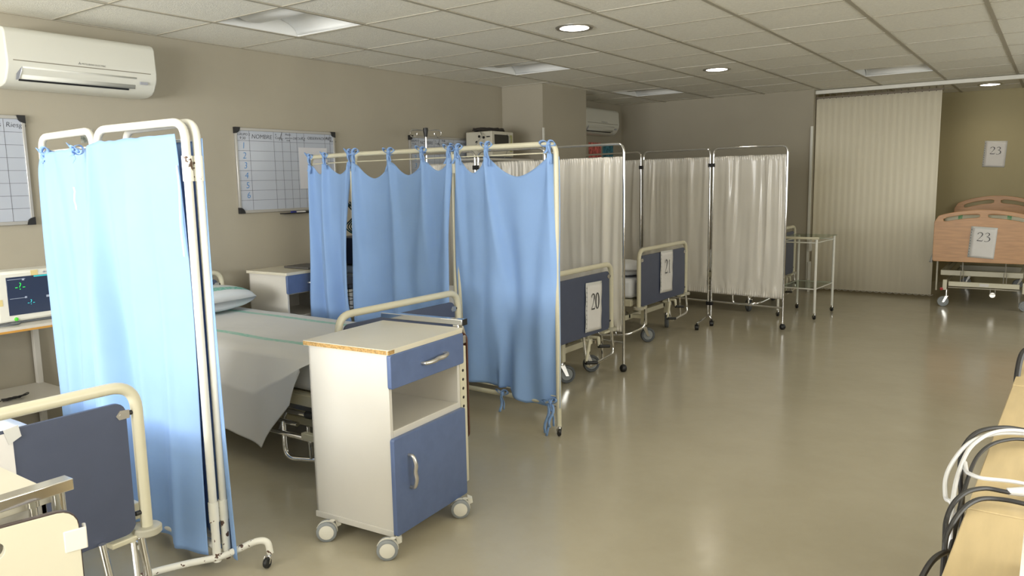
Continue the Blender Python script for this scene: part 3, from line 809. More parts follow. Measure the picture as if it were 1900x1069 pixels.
# ---- screen A: foreground blue screen with chipped white frame
OA = Vector((1.7, -1.25, 0))
eA = empty('folding_screen', OA, 0, 'foreground folding screen with light blue curtain and chipped white frame', 'folding screen', 'folding privacy screens')
Ap = [rel(q, OA) for q in [(1.292, -1.29), (1.797, -1.33), (2.345, -1.315)]]
for k in range(2):
    screen_frame(eA, Ap[k], Ap[k+1], 1.51, .085, .0135, M_creamw, .06, (1.44,), .03)
A3 = [(Ap[2][0]+.005, Ap[2][1]+.034), (Ap[1][0]+.03, Ap[1][1]+.09)]
screen_frame(eA, A3[1], A3[0], 1.51, .085, .0135, M_creamw, .06, (1.44,), .03)
bA = MB()
def capA(u, v):
    tot = Ap[2][0]-Ap[0][0]-.045; x = Ap[0][0]+.012+tot*u
    base = Ap[0][1]+(Ap[1][1]-Ap[0][1])*min(1, u*2.08) if u < .48 else Ap[1][1]+(Ap[2][1]-Ap[1][1])*(u-.48)/.52
    zt = 1.455-.018*exp(-((u-.47)/.03)**2)+.006*ruffle(u*22, 2)-.012*(1 if u < .12 else 0)*0
    if u < .47: zt = 1.434+.012*ruffle(u*20, 1)
    zb = .095-.04*u
    z = zt+(zb-zt)*v
    d = .018*sin(u*30+1.2*ruffle(v*1.5, 3))*(1 if u < .5 else .35)*min(1, .3+v)
    d += .03*exp(-((u-.13-.02*v)/.035)**2)*min(1, .4+v)
    d += .045*exp(-((u-.485-.05*v)/(.018+.035*v))**2)*min(1, .25+2*v)-.035*exp(-((u-.545-.06*v)/.03)**2)*min(1, v*2)+.022*exp(-((u-.36-.05*v)/.022)**2)*min(1, .2+v)
    d += .012*exp(-((u-.72+.03*v)/.02)**2)*v+.010*exp(-((u-.86-.01*v)/.018)**2)*min(1, 2*v)+.008*sin(u*9+v*6)
    d += .012*sin(u*16-2*v+2)*v+.006*sin(u*45+3*ruffle(v*2, 9))*v
    d += .018*exp(-((v-.0)/.03)**2)*ruffle(u*14, 6)*(1 if u < .47 else .4)
    xs = .03*v*(u-.5)*0
    return Vector((x+xs, base-.022-d, z))
bA.grid(capA, 170, 90)
cA = bA.build('curtain', M_bluecloth, eA, smooth=80, solid=.0012); cA['label'] = 'light blue cloth across two panels'
b3 = MB()
def capA3(u, v):
    P0 = Vector((*A3[1], 0)); P1 = Vector((*A3[0], 0)); p = P0+(P1-P0)*(u*(1.0+.10*v*v))
    z = 1.445+(.04-1.445)*v
    return Vector((p.x, p.y+.012+.014*sin(u*24)*v, z))
b3.grid(capA3, 50, 40); c3 = b3.build('curtain', M_bluecloth, eA, smooth=80, solid=.0012); c3['label'] = 'rear cloth panel folded back behind the front one'
for (px, py) in ((Ap[2][0]-.016, Ap[2][1]), (A3[0][0]-.016, A3[0][1])):
    for z0, z1 in ((1.31, 1.39), (.17, .24)):
        MB().cyl((px, py, z0), (px, py, z1), .0165, 14).build('hinge_sleeve', M_chipped, eA)
    MB().cyl((px, py, .03), (px, py, .17), .0140, 14).build('post_foot', M_chipped, eA)
# curved foot with two casters
def AA(x, y, z): return (x-OA[0], y-OA[1], z)
b = MB()
path = smoothpath([AA(2.19, -1.60, .015), AA(2.25, -1.52, .05), AA(2.30, -1.42, .055), AA(2.335, -1.315, .045), AA(2.385, -1.275, .068), AA(2.435, -1.235, .095), AA(2.462, -1.21, .09), AA(2.470, -1.205, .05)], 6)
b.tube(path, .0115, 12)
b.build('curved_foot', M_chipped, eA)
caster(eA, 2.463-OA[0], -1.215-OA[1], .018, .014, -1.2, wheel=M_black, hub=M_black, top=.055)
caster(eA, 2.18-OA[0], -1.61-OA[1], .018, .014, -1.2, wheel=M_black, hub=M_black, top=.02)
caster(eA, Ap[0][0], Ap[0][1], .02, .014, 2.4, wheel=M_black, hub=M_black, top=.05)
MB().tube([AA(1.80, -1.56, .055), AA(1.797, -1.33, .06), AA(1.80, -1.20, .055)], .010, 10).build('foot_bar', M_creamw, eA)
caster(eA, 1.80-OA[0], -1.545-OA[1], .02, .014, 2.4, wheel=M_black, hub=M_black, top=.05); caster(eA, 1.81-OA[0], -1.38-OA[1], .02, .014, 2.4, wheel=M_black, hub=M_black, top=.05)
b = MB()
b.ribbon([(Ap[2][0]-.035+.004*sin(j*.9), Ap[2][1]-.026, 1.36-.036*j) for j in range(9)], (1, 0, 0), .007)
b.build('white_tie', M_paper, eA, solid=.001)
b = MB(); b.ribbon([(Ap[1][0]-.058+.005*sin(j*1.7), Ap[1][1]-.06, 1.30-.016*j) for j in range(6)], (1, 0, 0), .010)
b.build('white_tie', M_paper, eA, solid=.001)
b = MB()
for (px, pz, s_) in ((1.96, 1.302, .004), (1.845, 1.335, .0025), (1.815, 1.36, .0018), (1.80, 1.362, .0015)):
    b.lathe([(0, -.0), (s_, -.0004), (0, -.0008)], (px-OA[0], -1.385-OA[1]+.012, pz), (0, 1, 0), 8)
bow(cA, (Ap[0][0]+.13, Ap[0][1]-.03, 1.425), (1, 0, 0), 1.0, 5, .05)
bow(cA, (Ap[1][0]-.05, Ap[1][1]-.035, 1.43), (1, 0, 0), .9, 8, .05)

# ---- white screens C and D
def white_curtain(e, A, B, zt, zb, seed, folds=13, amp=.011, off=.0):
    A = Vector((A[0], A[1], 0)); B = Vector((B[0], B[1], 0)); L_ = (B-A).length; t = (B-A)/L_; n = t.cross(Vector((0, 0, 1)))
    if n.y > 0: n = -n
    rnd = random.Random(seed); ph = [rnd.uniform(0, 6.28) for _ in range(6)]
    ridges = [(rnd.random(), rnd.uniform(.012, .04), rnd.uniform(.2, .9), rnd.uniform(-.06, .06), rnd.uniform(.25, 1)) for _ in range(folds)]
    def f(u, v):
        z = zt+(zb-zt)*v
        s = u+.012*sin(v*3+ph[0])
        d = 0
        for (c_, wd, a, dr, le) in ridges:
            fade = 1 if v < le else max(.25, 1-(v-le)*3)
            d += amp*a*exp(-((s-c_-dr*v)/(wd*(1+.8*v)))**2)*fade
        d += amp*.55*sin(2*pi*3.1*s+ph[1]+2.2*ruffle(v*1.2, seed))+amp*.13*sin(2*pi*folds*s*.7+ph[3]+2*ruffle(v*2+s*3, seed+2))
        hem = exp(-((v)/.02)**2)+exp(-((1-v)/.025)**2)
        d += amp*.5*sin(2*pi*folds*2.4*s+ph[2])*hem
        if v > .84: d += amp*1.6*ruffle(s*16+3, seed+v*4)*(v-.84)/.16
        p = A+t*(.022+(L_-.044)*u)+n*(off+d)
        return Vector((p.x, p.y, z+.004*ruffle(u*20, seed)*(1 if v > .95 or v < .02 else 0)))
    b = MB(); b.grid(f, 150, 70)
    return b.build('curtain', M_whitecloth, e, smooth=80, solid=.0012)

def white_screen(pts, top, zt, zb, rail, label, feet, seed, clamp=(1.40, .165)):
    O = Vector((sum(p[0] for p in pts)/len(pts), sum(p[1] for p in pts)/len(pts), 0))
    e = empty('folding_screen', O, 0, label, 'folding screen', 'folding privacy screens')
    P = [rel(q, O) for q in pts]
    for k in range(len(P)-1):
        screen_frame(e, P[k], P[k+1], top, rail, .0088, M_chrome, .055, (zt+.0, zb), .05)
        white_curtain(e, P[k], P[k+1], zt, zb, seed+k, off=.004)
    for k in range(1, len(P)-1):
        for zc in clamp:
            MB().box(P[k][0]-.03, P[k][0]+.03, P[k][1]-.014, P[k][1]+.014, zc-.016, zc+.016).build('hinge_clamp', M_black, e, bevel=.003)
    for (px, py, end) in feet:
        p = (px-O[0], py-O[1])
        if end == 'end':
            b = MB(); b.lathe([(0, 0), (.016, .002), (.0245, .014), (.0255, .027), (.020, .042), (.010, .05), (0, .052)], (p[0], p[1], 0), (0, 0, 1), 20); b.build('ball_foot', M_black, e)
        else:
            q = P[end]
            MB().tube([(q[0], q[1], .055), (p[0], p[1], .055)], .008, 8).build('foot_bar', M_chrome, e)
            caster(e, p[0], p[1], .024, .03, 2.0, wheel=M_black, hub=M_black, fork=M_black, top=.062)
    return e
white_screen([(.40, 1.95), (1.00, 1.89), (1.62, 1.90), (2.27, 1.842)], 1.53, 1.437, .27, .195, 'white curtain screen with chrome frame between the beds with signs 20 and 21', [(2.256, 1.835, 'end'), (.41, 1.93, 'end')], 21)
white_screen([(.60, 4.20), (1.35, 4.0), (2.07, 3.90), (2.76, 3.823)], 1.552, 1.472, .262, .185, 'farthest white curtain screen with chrome frame, beside the glass trolley', [(2.745, 3.823, 'end'), (.61, 4.2, 'end'), (2.13, 3.45, 2), (2.17, 3.69, 2)], 31)

# ------------------------------------------------------------------ bedside cabinets with a swivel table
def cabinet(loc, rz, label, leaf='folded', cast=True, mirror=False, col_rail=True, chip=True, wheels=None):
    """origin on the floor at the front left corner; +X is out of the front, +Y along the front"""
    e = empty('bedside_cabinet', loc, rz, label, 'cabinet', 'bedside cabinets')
    D, W_, z0, z1 = .37, .425, .075, .735
    b = MB()
    b.box(-D, 0, 0, .016, z0, z1-.018); b.box(-D, 0, W_-.016, W_, z0, z1-.018); b.box(-D, -D+.01, 0, W_, z0, z1-.018)
    b.box(-D-.004, .0, -.004, W_, z0-.012, z0+.01); b.box(-D+.01, -.004, .016, W_-.016, .425, .442); b.box(-D+.01, -.01, .016, W_-.016, .588, .60)
    b.box(-.018, .001, .016, W_-.016, .418, .444)
    b.build('body', M_lam, e, bevel=.0015)
    plate('top', rrect(-D-.012, .014, -.012, W_+.008, .006), [], .018, (0, 0, z1-.009), (1, 0, 0), (0, 1, 0), M_lamtop, e)
    if chip:
        b = MB(); b.box(-D-.010, .008, -.0135, -.0115, z1-.016, z1-.002); b.box(.0, .0155, -.0125, .02, z1-.016, z1-.003)
        o = b.build('worn_edge', M_chip, e, smooth=0)
    def handle(parent, P0, P1):
        P0, P1 = Vector(P0), Vector(P1); b = MB(); n_ = Vector((1, 0, 0)); dd = (P1-P0)
        pts = [P0, P0+n_*.020+dd*.03, P0+dd*.28+n_*.030, P0+dd*.5+n_*.026, P0+dd*.72+n_*.031, P1+n_*.020-dd*.03, P1]
        q = smoothpath(pts, 5); rs = [.0045+.0028*sin(pi*k/(len(q)-1))+.001 for k in range(len(q))]
        b.tube(q, .005, 10, True, rs); return b.build('handle', M_satin, parent)
    d = plate('drawer', rrect(-.004, W_+.002, .60, .714, .006), [], .018, (.0095, 0, 0), (0, 1, 0), (0, 0, 1), M_navy, e, bevel=.003)
    handle(d, (.018, .165, .655), (.018, .30, .665))
    d = plate('door', rrect(-.004, W_+.002, z0-.002, .418, .006), [], .018, (.0095, 0, 0), (0, 1, 0), (0, 0, 1), M_navy, e, bevel=.003)
    handle(d, (.018, .075, .225), (.018, .07, .345))
    # column, chrome post and chrome rail of the swivel table
    b = MB(); yc = W_+.034
    b.box(-.05, -.006, yc-.022, yc+.022, .10, .655)
    b.box(-.05, -.03, W_-.002, yc, .60, .62); b.box(-.05, -.03, W_-.002, yc, .13, .15)
    if col_rail:
        co = b.build('column', M_cream, e, bevel=.003)
        b = MB()
        for k in range(11):
            b.cyl((-.0065, yc-.004, .20+.036*k), (-.0045, yc-.004, .20+.036*k), .0058, 12)
        b.build('adjustment_holes', M_black, co)
        b = MB(); b.box(-.042, -.014, yc-.014, yc+.014, .655, .745); b.build('chrome_post', M_chrome, e, bevel=.003)
        b = MB(); b.box(-.40, .006, yc-.018, yc+.014, .742, .764); b.build('chrome_rail', M_chrome, e, bevel=.002)
        b = MB(); b.box(.006, .010, yc-.018, yc+.014, .741, .765); b.build('rail_end_cap', M_black, e, bevel=.001)
        b = MB(); b.box(-.06, -.02, yc+.016, yc+.045, .66, .69); b.tube([(-.04, yc+.03, .70), (-.04, yc+.05, .72), (-.04, yc+.062, .69)], .007); b.build('table_bracket', M_satin, e, bevel=.002)
        if leaf == 'folded':
            plate('table_leaf', rrect(-.36, -.02, .26, .70, .03), [], .008, (0, yc+.052, 0), (1, 0, 0), (0, 0, 1), mat('brown_edge', (.09, .035, .022), .5), e)
    wl = wheels or [(-.03, .05, 2.6), (-D+.03, .04, -2.8), (.0, W_+.01, 2.6), (-D+.03, W_-.04, -2.8)]
    for (wx, wy, wa) in wl:
        caster(e, wx, wy, .037, .034, wa, wheel=M_greyhub, hub=M_hub, fork=M_hub, top=z0, hooded=True)
    return e
cabinet((2.765, -.905, 0), radians(4.6), 'cream bedside cabinet on wheels with blue drawer and blue door, in the middle foreground',
        wheels=[(-.003, -.038, -2.5), (-.29, -.035, -2.5), (.03, .36, -2.5), (-.33, .38, -2.8)])
cabinet((.56, .43, 0), radians(2), 'white bedside cabinet with dark blue drawer against the left wall', col_rail=False, chip=False)
# dark tray on that cabinet
o = MB().box(.30, .55, .62, .82, .737, .75).build('clipboard', mat('dark_grey_plastic', (.08, .075, .07), .5), bevel=.003)
tag(o, 'dark flat tray on the white cabinet against the left wall', 'tray')
fg = cabinet((2.665, -2.50, 0), radians(-90), 'cream bedside cabinet with chrome rail at the bottom left corner', leaf='none', chip=False)
# raised leaf of its swivel table: cream board with a handle slot, held by a clip
lo = Vector((3.165, -2.11, 0)); ca = radians(24)
R_ = Matrix.Rotation(radians(90), 3, 'Z')
def fgl(p): # world -> cabinet local
    v = R_@(Vector(p)-Vector((2.665, -2.50, 0))); return v
dirw = Vector((-sin(radians(12)), -cos(radians(12)), 0)) # from the right edge towards the left
ul = R_@(-dirw)
plate('table_leaf', rrect(-.60, 0, .0, .50, .03), [rrect(-.34, -.11, .447, .481, .0169)], .016, fgl((3.19, -2.125, .228)), ul, (0, 0, 1), mat('cream_board', (.61, .58, .46), .35), fg).__setitem__('label', 'cream board with handle slot and dark edge')
q = fgl((3.19, -2.125, .228)); nn = ul.cross(Vector((0, 0, 1)))
plate('leaf_edge', rrect(-.602, .002, -.002, .502, .032), [rrect(-.342, -.108, .445, .483, .0189)], .012, q, ul, (0, 0, 1), mat('dark_edge_band', (.04, .022, .018), .5), fg)
b = MB()
for lx_, r_ in ((-.335, .0075), (-.378, .012)):
    b.tube([(lx_, .455, .30), (lx_, .455, .742)], r_, 12)
b.lathe([(.0075, 0), (.011, .001), (.011, .012), (.0075, .013)], (-.335, .455, .728), (0, 0, 1), 16)
b.build('chrome_posts', M_chrome, fg)
p = q+ul*.004+nn*.006
b = MB(); b.add([p+ul*a+nn*c_+Vector((0, 0, z)) for z in (.425, .465) for a, c_ in ((-.028, .004), (.008, .006), (.012, -.016), (.006, -.018), (.004, .001), (-.028, 0))], [(0, 1, 7, 6), (1, 2, 8, 7), (2, 3, 9, 8), (3, 4, 10, 9), (4, 5, 11, 10), (5, 0, 6, 11), (0, 5, 4, 3, 2, 1), (6, 7, 8, 9, 10, 11)])
b.build('clip', mat('clip_white', (.70, .68, .62), .3), fg, bevel=.002)

# ------------------------------------------------------------------ monitor table on the far left
e = empty('monitor_table', (.28, -1.15, 0), 0, 'white table with orange edge against the left wall, carrying the patient monitor', 'table')
b = MB(); b.box(-.26, .215, -.35, .30, .612, .634); b.box(-.26, .17, -.35, .30, .215, .236)
b.box(-.26, -.23, -.35, -.32, 0, .612); b.box(-.26, -.23, .27, .30, 0, .612); b.box(.10, .13, -.35, -.32, 0, .612); b.box(.10, .13, .27, .30, 0, .612)
b.build('table_body', M_lam, e, bevel=.002)
MB().box(.213, .217, -.35, .30, .610, .620).build('orange_edging', M_orange, e, smooth=0); MB().box(.168, .172, -.35, .30, .213, .223).build('orange_edging', M_orange, e, smooth=0)
e = empty('patient_monitor', (.34, -1.0, .636), 0, 'white patient monitor showing question marks, on the table at the left edge', 'monitor', 'patient monitors')
b = MB(); b.box(-.10, .05, -.17, .19, .008, .262); b.build('housing', M_plastic, e, bevel=.014)
MB().box(-.08, .045, -.11, .14, 0, .010).build('foot', M_grey, e)
MB().box(.0495, .053, -.117, .165, .042, .232).build('screen', M_screen, e, bevel=.002)
Oo = (.0536, -.117, .042)
def em(name, c_, s_): return mat(name, c_, .5, emit=c_, estr=s_)
text('green_reading', [('-?-', .035, .125, .052)], Oo, (0, 1, 0), (0, 0, 1), em('screen_green', (.02, .55, .06), .9), e)
text('teal_reading', [('-?-', .085, .045, .038)], Oo, (0, 1, 0), (0, 0, 1), em('screen_teal', (.02, .42, .45), .9), e)
text('beige_reading', [('-?-', .205, .045, .038)], Oo, (0, 1, 0), (0, 0, 1), em('screen_beige', (.60, .38, .27), .9), e)
b = MB(); b.box(.0533, .0537, .01, .163, .224, .231); b.build('screen_bar', em('screen_bar_teal', (.02, .30, .32), .6), e, smooth=0)
b = MB(); b.box(.0533, .0537, -.112, -.03, .219, .221); b.box(.0533, .0537, -.108, -.03, .124, .126); b.box(.0533, .0537, .06, .163, .124, .126); b.box(.0533, .0537, -.045, -.035, .212, .222); b.box(.0533, .0537, -.04, -.03, .122, .131); b.box(.0533, .0537, .06, .08, .115, .125); b.build('screen_lines', em('screen_grey', (.25, .28, .34), .5), e, smooth=0)
text('lettering', [('dräger', 0, 0, .017)], (.0512, .055, .240), (0, 1, 0), (0, 0, 1), mat('logo_blue', (.02, .06, .25), .4), e)
for (yy, zz, w_, h_) in ((.015, .243, .034, .03), (-.15, .11, .02, .032), (.11, .022, .034, .022)):
    MB().box(.0505, .0514, yy-w_/2, yy+w_/2, zz-h_/2, zz+h_/2).build('yellow_tape', mat('masking_tape', (.70, .58, .27), .6), e, smooth=0)
MB().lathe([(0, .006), (.009, .004), (.0095, 0)], (.05, -.088, .022), (1, 0, 0), 18).build('green_button', mat('green_button', (.08, .45, .03), .4, emit=(.05, .5, .03), estr=.3), e)
o = MB().tube(smoothpath([(.40, -1.20, .640), (.44, -1.165, .640), (.455, -1.12, .641), (.43, -1.09, .641), (.40, -1.11, .640), (.38, -1.18, .640), (.36, -1.4, .64)], 6), .0035, 8).build('cable', M_grey)
tag(o, 'thin grey cable curled in front of the patient monitor on the left', 'cable')
o = MB()
for k in range(5):
    o.tube(smoothpath([(.30+.02*random.random(), -1.18+.02*k, .242), (.34+.02*random.random(), -1.14+.02*k, .26), (.33, -1.09+.01*k, .248+.004*k), (.29, -1.08, .242), (.27+.01*k, -1.15, .243)], 5), .003, 6)
tag(o.build('cable_coil', M_black), 'tangled dark wires on the lower shelf of the monitor table', 'cable')

# ------------------------------------------------------------------ second monitor on a wall shelf
e = empty('wall_shelf', (0, 3.08, 1.505), 0, 'narrow wall shelf under the far patient monitor', 'shelf')
MB().box(0, .38, -.34, .53, -.02, 0).build('board', M_lam, e, bevel=.002)
MB().box(0, .3, -.2, -.18, -.12, -.02).build('bracket', M_alu, e); MB().box(0, .3, .3, .32, -.12, -.02).build('bracket', M_alu, e)
e = empty('patient_monitor', (.24, 3.12, 1.505), 0, 'old patient monitor with dark screen on a wall shelf by the pier', 'monitor', 'patient monitors')
MB().box(-.18, .12, -.17, .17, .015, .245).build('housing', mat('monitor_beige', (.56, .53, .44), .45), e, bevel=.008)
b = MB(); b.box(-.17, -.13, -.15, .15, 0, .016); b.box(.07, .11, -.15, .15, 0, .016); b.build('foot', M_grey, e)
MB().box(.119, .123, -.13, .09, .075, .215).build('screen', mat('dark_screen', (.02, .02, .018), .2), e, bevel=.002)
MB().box(.119, .122, .11, .15, .06, .215).build('key_panel', mat('key_panel', (.35, .35, .15), .5), e, bevel=.002)
b = MB(); b.box(.10, .06, -.172, -.17, .19, .2)
for (xx, zz) in ((-.02, .20), (.03, .19), (.0, .14), (.04, .10), (-.05, .15), (-.06, .10)): b.cyl((xx, -.168, zz), (xx, -.178, zz), .012, 12)
b.build('sockets', M_black, e)
b = MB()
for k in range(7):
    r_ = .09+.008*k
    b.tube([(.0+r_*.85*cos(2*pi*j/20), 3.12+(r_+.05)*1.0*sin(2*pi*j/20), 1.757+.006*(k % 3)+.004*sin(j*1.7+k)+.008) for j in range(21)], .0075, 7)
b.v = [(v[0]+.2, v[1], v[2]) for v in b.v]
tag(b.build('cable_coil', mat('dark_cable', (.03, .025, .022), .5)), 'coiled dark cables lying on top of the far patient monitor', 'cable')
b = MB(); b.tube(smoothpath([(.25, 2.93, 1.74), (.30, 2.88, 1.70), (.27, 2.83, 1.62), (.28, 2.86, 1.52), (.27, 2.80, 1.3)], 6), .004, 8); b.tube(smoothpath([(.365, 3.18, 1.73), (.375, 3.22, 1.68), (.372, 3.19, 1.6), (.39, 3.1, 1.51)], 6), .003, 8)
tag(b.build('lead_wire', mat('wire_grey', (.32, .31, .27), .5)), 'thin pale leads hanging in front of the far patient monitor', 'cable')

# ------------------------------------------------------------------ drip stand
e = empty('drip_stand', (.30, 2.12, 0), 0, 'chrome drip stand with four hooks in front of the farthest whiteboard', 'drip stand')
MB().cyl((0, 0, .06), (0, 0, 1.70), .009, 12).build('pole', M_chrome, e)
MB().lathe([(.0, -.035), (.014, -.03), (.021, .02), (.02, .04), (0, .045)], (0, 0, 1.70), (0, 0, 1), 16).build('hub', M_black, e)
for k in range(4):
    a = radians(60+180*(k % 2)+(25 if k < 2 else -25)); L_ = .145 if k < 2 else .10; dx, dy = cos(a), sin(a)
    pts = [(0, 0, 1.72), (dx*L_*.8, dy*L_*.8, 1.725)]+[(dx*(L_-.0+.028*cos(t_)), dy*(L_+.028*cos(t_)), 1.695+.03*sin(t_)) for t_ in [radians(x_) for x_ in range(110, -200, -30)]]
    MB().tube(pts, .0032, 8).build('hook', M_chrome, e)
b = MB()
for k in range(5): a = 2*pi*k/5; b.tube([(0, 0, .08), (.25*cos(a), .25*sin(a), .055)], .012, 8)
b.build('base', M_chrome, e)
for k in range(5):
    a = 2*pi*k/5; caster(e, .25*cos(a), .25*sin(a), .022, .015, a, wheel=M_black, hub=M_black, top=.055)

# ------------------------------------------------------------------ equipment trolley glimpsed between the blue curtains
e = empty('equipment_trolley', (.84, .80, 0), 0, 'dark equipment trolley with wire basket glimpsed between the blue curtains', 'trolley')
b = MB(); b.box(-.17, .17, -.16, .16, .78, .95); b.build('equipment_box', mat('dark_blue_case', (.02, .025, .05), .5), e, bevel=.006)
b = MB(); b.box(-.19, .19, -.18, .18, .70, .715); b.box(-.19, .19, -.18, .18, .30, .315); b.build('shelf', M_lam, e, bevel=.002)
b = MB()
for sx in (-1, 1):
    for sy in (-1, 1): b.cyl((sx*.18, sy*.17, .06), (sx*.18, sy*.17, 1.15), .010)
b.build('posts', M_steel, e)
b = MB()
for k in range(7):
    for z_ in (.50,): pass
    xx = -.17+.34*k/6
    for yy in (-.17, .17): b.tube([(xx, yy, .45), (xx, yy, .62)], .0022, 6)
    b.tube([(xx, -.17, .45), (xx, .17, .45)], .0022, 6); b.tube([(.17, xx, .45), (.17, xx, .62)], .0022, 6); b.tube([(-.17, xx, .45), (-.17, xx, .62)], .0022, 6)
for z_ in (.45, .51, .565, .62): b.tube([(-.17, -.17, z_), (.17, -.17, z_), (.17, .17, z_), (-.17, .17, z_), (-.17, -.17, z_)], .003, 6)
b.build('wire_basket', M_black, e)
b = MB()
for k in range(9):
    y0 = -.16+.035*k; b.tube(smoothpath([(.0, y0, 1.18), (.08, y0+.02, 1.10), (.02, y0-.03, 1.02), (.1, y0+.03, .96)], 5), .005, 6)
for y0 in (-.17, .17): b.tube([(-.17, y0, 1.16), (.17, y0, 1.16)], .008, 8)
b.build('leads', mat('teal_black_leads', (.015, .02, .02), .5, vscale=9, col2=(.01, .16, .14)), e)
for sx in (-1, 1):
    for sy in (-1, 1): caster(e, sx*.17, sy*.16, .028, .02, 2, top=.065)
o = MB().box(-.15, .15, -.14, .14, .0, .05).build('folded_linen', stripe_mat('linen_band', (.66, .68, .68), (.05, .42, .30), [(-.05, .05), (.06, .05)]), bevel=.015); o.scale = (.85, .6, 1)
o.location = (.84, .80, .716); tag(o, 'folded white linen with green band on the equipment trolley', 'linen')

bpy.data.objects['equipment_trolley'].scale = (.85, .6, 1)
# ------------------------------------------------------------------ glass trolley
e = empty('glass_trolley', (2.70, 4.71, 0), radians(-3), 'white metal trolley with glass shelves beside the farthest white screen', 'trolley')
x0, x1, y0, y1 = -.165, .165, -.27, .27
for (sx, sy) in ((x0, y0), (x1, y0), (x0, y1), (x1, y1)):
    l_ = MB().cyl((sx, sy, .055), (sx, sy, .725), .0115, 14).build('leg', M_creamw, e)
    caster(e, sx, sy, .020, .014, 2.5, wheel=M_black, hub=M_black, top=.06)
b = MB()
for z_ in (.695, .275): 
    b.tube([(x0, y0, z_), (x1, y0, z_)], .006, 8); b.tube([(x0, y1, z_), (x1, y1, z_)], .006, 8)
    b.tube([(x0, y0, z_), (x0, y1, z_)], .005, 8); b.tube([(x1, y0, z_), (x1, y1, z_)], .005, 8)
b.build('rails', M_creamw, e)
b = MB(); b.box(x0-.035, x1+.025, y0-.025, y0-.008, .726, .747); b.build('front_trim', M_cream, e, bevel=.003)
MB().box(x0-.03, x1+.02, y0-.008, y1+.02, .728, .735).build('glass_top', M_shelfglass, e, smooth=0)
MB().box(x0+.01, x1-.01, y0+.01, y1-.01, .279, .285).build('glass_shelf', M_shelfglass, e, smooth=0)

# ------------------------------------------------------------------ vertical blind on its ceiling rail
struct(MB().box(XA, X1, 6.26, 6.31, H-.045, H-.004).build('trim_5', M_creamw, bevel=.004))
e = empty('vertical_blind', (2.95, 6.285, 0), 0, 'cream vertical blind closing off the alcove, hanging from the ceiling rail', 'blind')
b = MB(); n_ = 19; wv = 1.215/n_
b.grid(lambda u, v: Vector((-.60+wv*n_*u, -.0016*cos(2*pi*n_*u), .032+(2.125-.03)*v)), n_*8, 1)
b.build('slats', M_blind, e, solid=.001, smooth=80)
b = MB(); b.box(-.605, .625, -.018, .018, 2.128, 2.145)
for k in range(n_+1): b.cyl((-.59+wv*k, 0, 2.12), (-.59+wv*k, 0, 2.172), .005, 8)
b.build('hangers', mat('hanger_brown', (.14, .11, .07), .5), e)
b = MB()
for k in range(n_): b.tube(smoothpath([(-.58+wv*k, -.004, .036), (-.58+wv*(k+.5), -.006, .022), (-.58+wv*(k+1), -.004, .036)], 3), .0016, 5)
b.build('bottom_chain', M_creamw, e)

# ------------------------------------------------------------------ bed 23 with wooden boards
e = empty('wooden_bed', (4.03, 5.75, 0), 0, 'hospital bed with orange-brown wooden boards and sign 23, at the far right', 'bed')
def arch(w_, zb, zc, zp, r=.05):
    pts = [(-w_, zb+.01), (-w_+.01, zb), (w_-.01, zb), (w_, zb+.01)]
    top = []
    for k in range(25):
        u = -1+2*k/24; x_ = w_*u; z_ = zc+(zp-zc)*(1-u*u)
        ed = (1-abs(u))*w_
        if ed < r: z_ -= r-math.sqrt(max(0, r*r-(r-ed)**2))
        top.append((x_, z_))
    return pts+list(reversed(top))
def slot(xa, xb, zc, zp, w_, dz0, dz1):
    n2 = 10; lo_, hi_ = [], []
    for k in range(n2+1):
        x_ = xa+(xb-xa)*k/n2; z_ = zc+(zp-zc)*(1-(x_/w_)**2); s = min(1, min(k, n2-k)/1.5+.35)
        mid = z_-(dz0+dz1)/2; hh = (dz1-dz0)/2*math.sqrt(s) if s < 1 else (dz1-dz0)/2
        lo_.append((x_, mid-hh)); hi_.append((x_, mid+hh))
    return lo_+list(reversed(hi_))
plate('footboard', arch(.405, .447, .875, .94), [slot(-.335, -.03, .875, .94, .405, .03, .075), slot(.03, .335, .875, .94, .405, .03, .075)], .022, (0, 0, 0), (1, 0, 0), (0, 0, 1), M_wood, e, bevel=.004)
plate('headboard', arch(.42, .45, .93, 1.025), [slot(-.33, -.03, .93, 1.025, .42, .035, .085), slot(.03, .33, .93, 1.025, .42, .035, .085)], .022, (.0, 1.86, 0), (1, 0, 0), (0, 0, 1), M_wood, e, bevel=.004)
b = MB(); b.box(-.26, .32, .0, .02, .205, .25)
for xx in (-.29, .36): b.box(xx-.018, xx+.018, -.01, .03, .165, .265)
b.build('foot_beam', M_cream, e, bevel=.003)
b = MB(); b.box(-.34, -.31, .1, 1.8, .30, .35); b.box(.31, .34, .1, 1.8, .30, .35); b.box(-.34, .34, .08, .11, .30, .35); b.box(-.34, .34, 1.75, 1.8, .3, .35); b.box(-.36, .36, .06, 1.80, .44, .47)
b.box(-.3, .3, 1.5, 1.53, .2, .26); b.box(-.31, -.29, .03, 1.7, .205, .235); b.box(.34, .36, .03, 1.7, .205, .235)
for xx in (-.385, .385): b.box(xx-.008, xx+.008, .2, .24, .13, .45)
b.build('frame', mat('cream_frame_dim', (.50, .47, .36), .4), e, bevel=.003)
b = MB(); b.tube([(-.26, -.004, .192), (.32, -.004, .192)], .006, 8); b.tube([(-.26, .5, .27), (.32, .5, .27)], .006, 8); b.build('brake_bar', M_chrome, e)
b = MB()
for xx in (-.15, .2): b.tube([(xx-.012, .02, .35), (xx-.012, .02, .24), (xx+.012, .02, .24), (xx+.012, .02, .35)], .004, 6); b.tube([(xx, .02, .35), (xx, .02, .45)], .005, 6)
b.tube([(.09, .0, .20), (.09, -.01, .15), (.13, -.01, .15), (.13, 0, .20)], .004, 6); b.lathe([(0, -.002), (.024, -.002), (.024, .002), (0, .002)], (.11, -.01, .14), (0, 1, 0), 18)
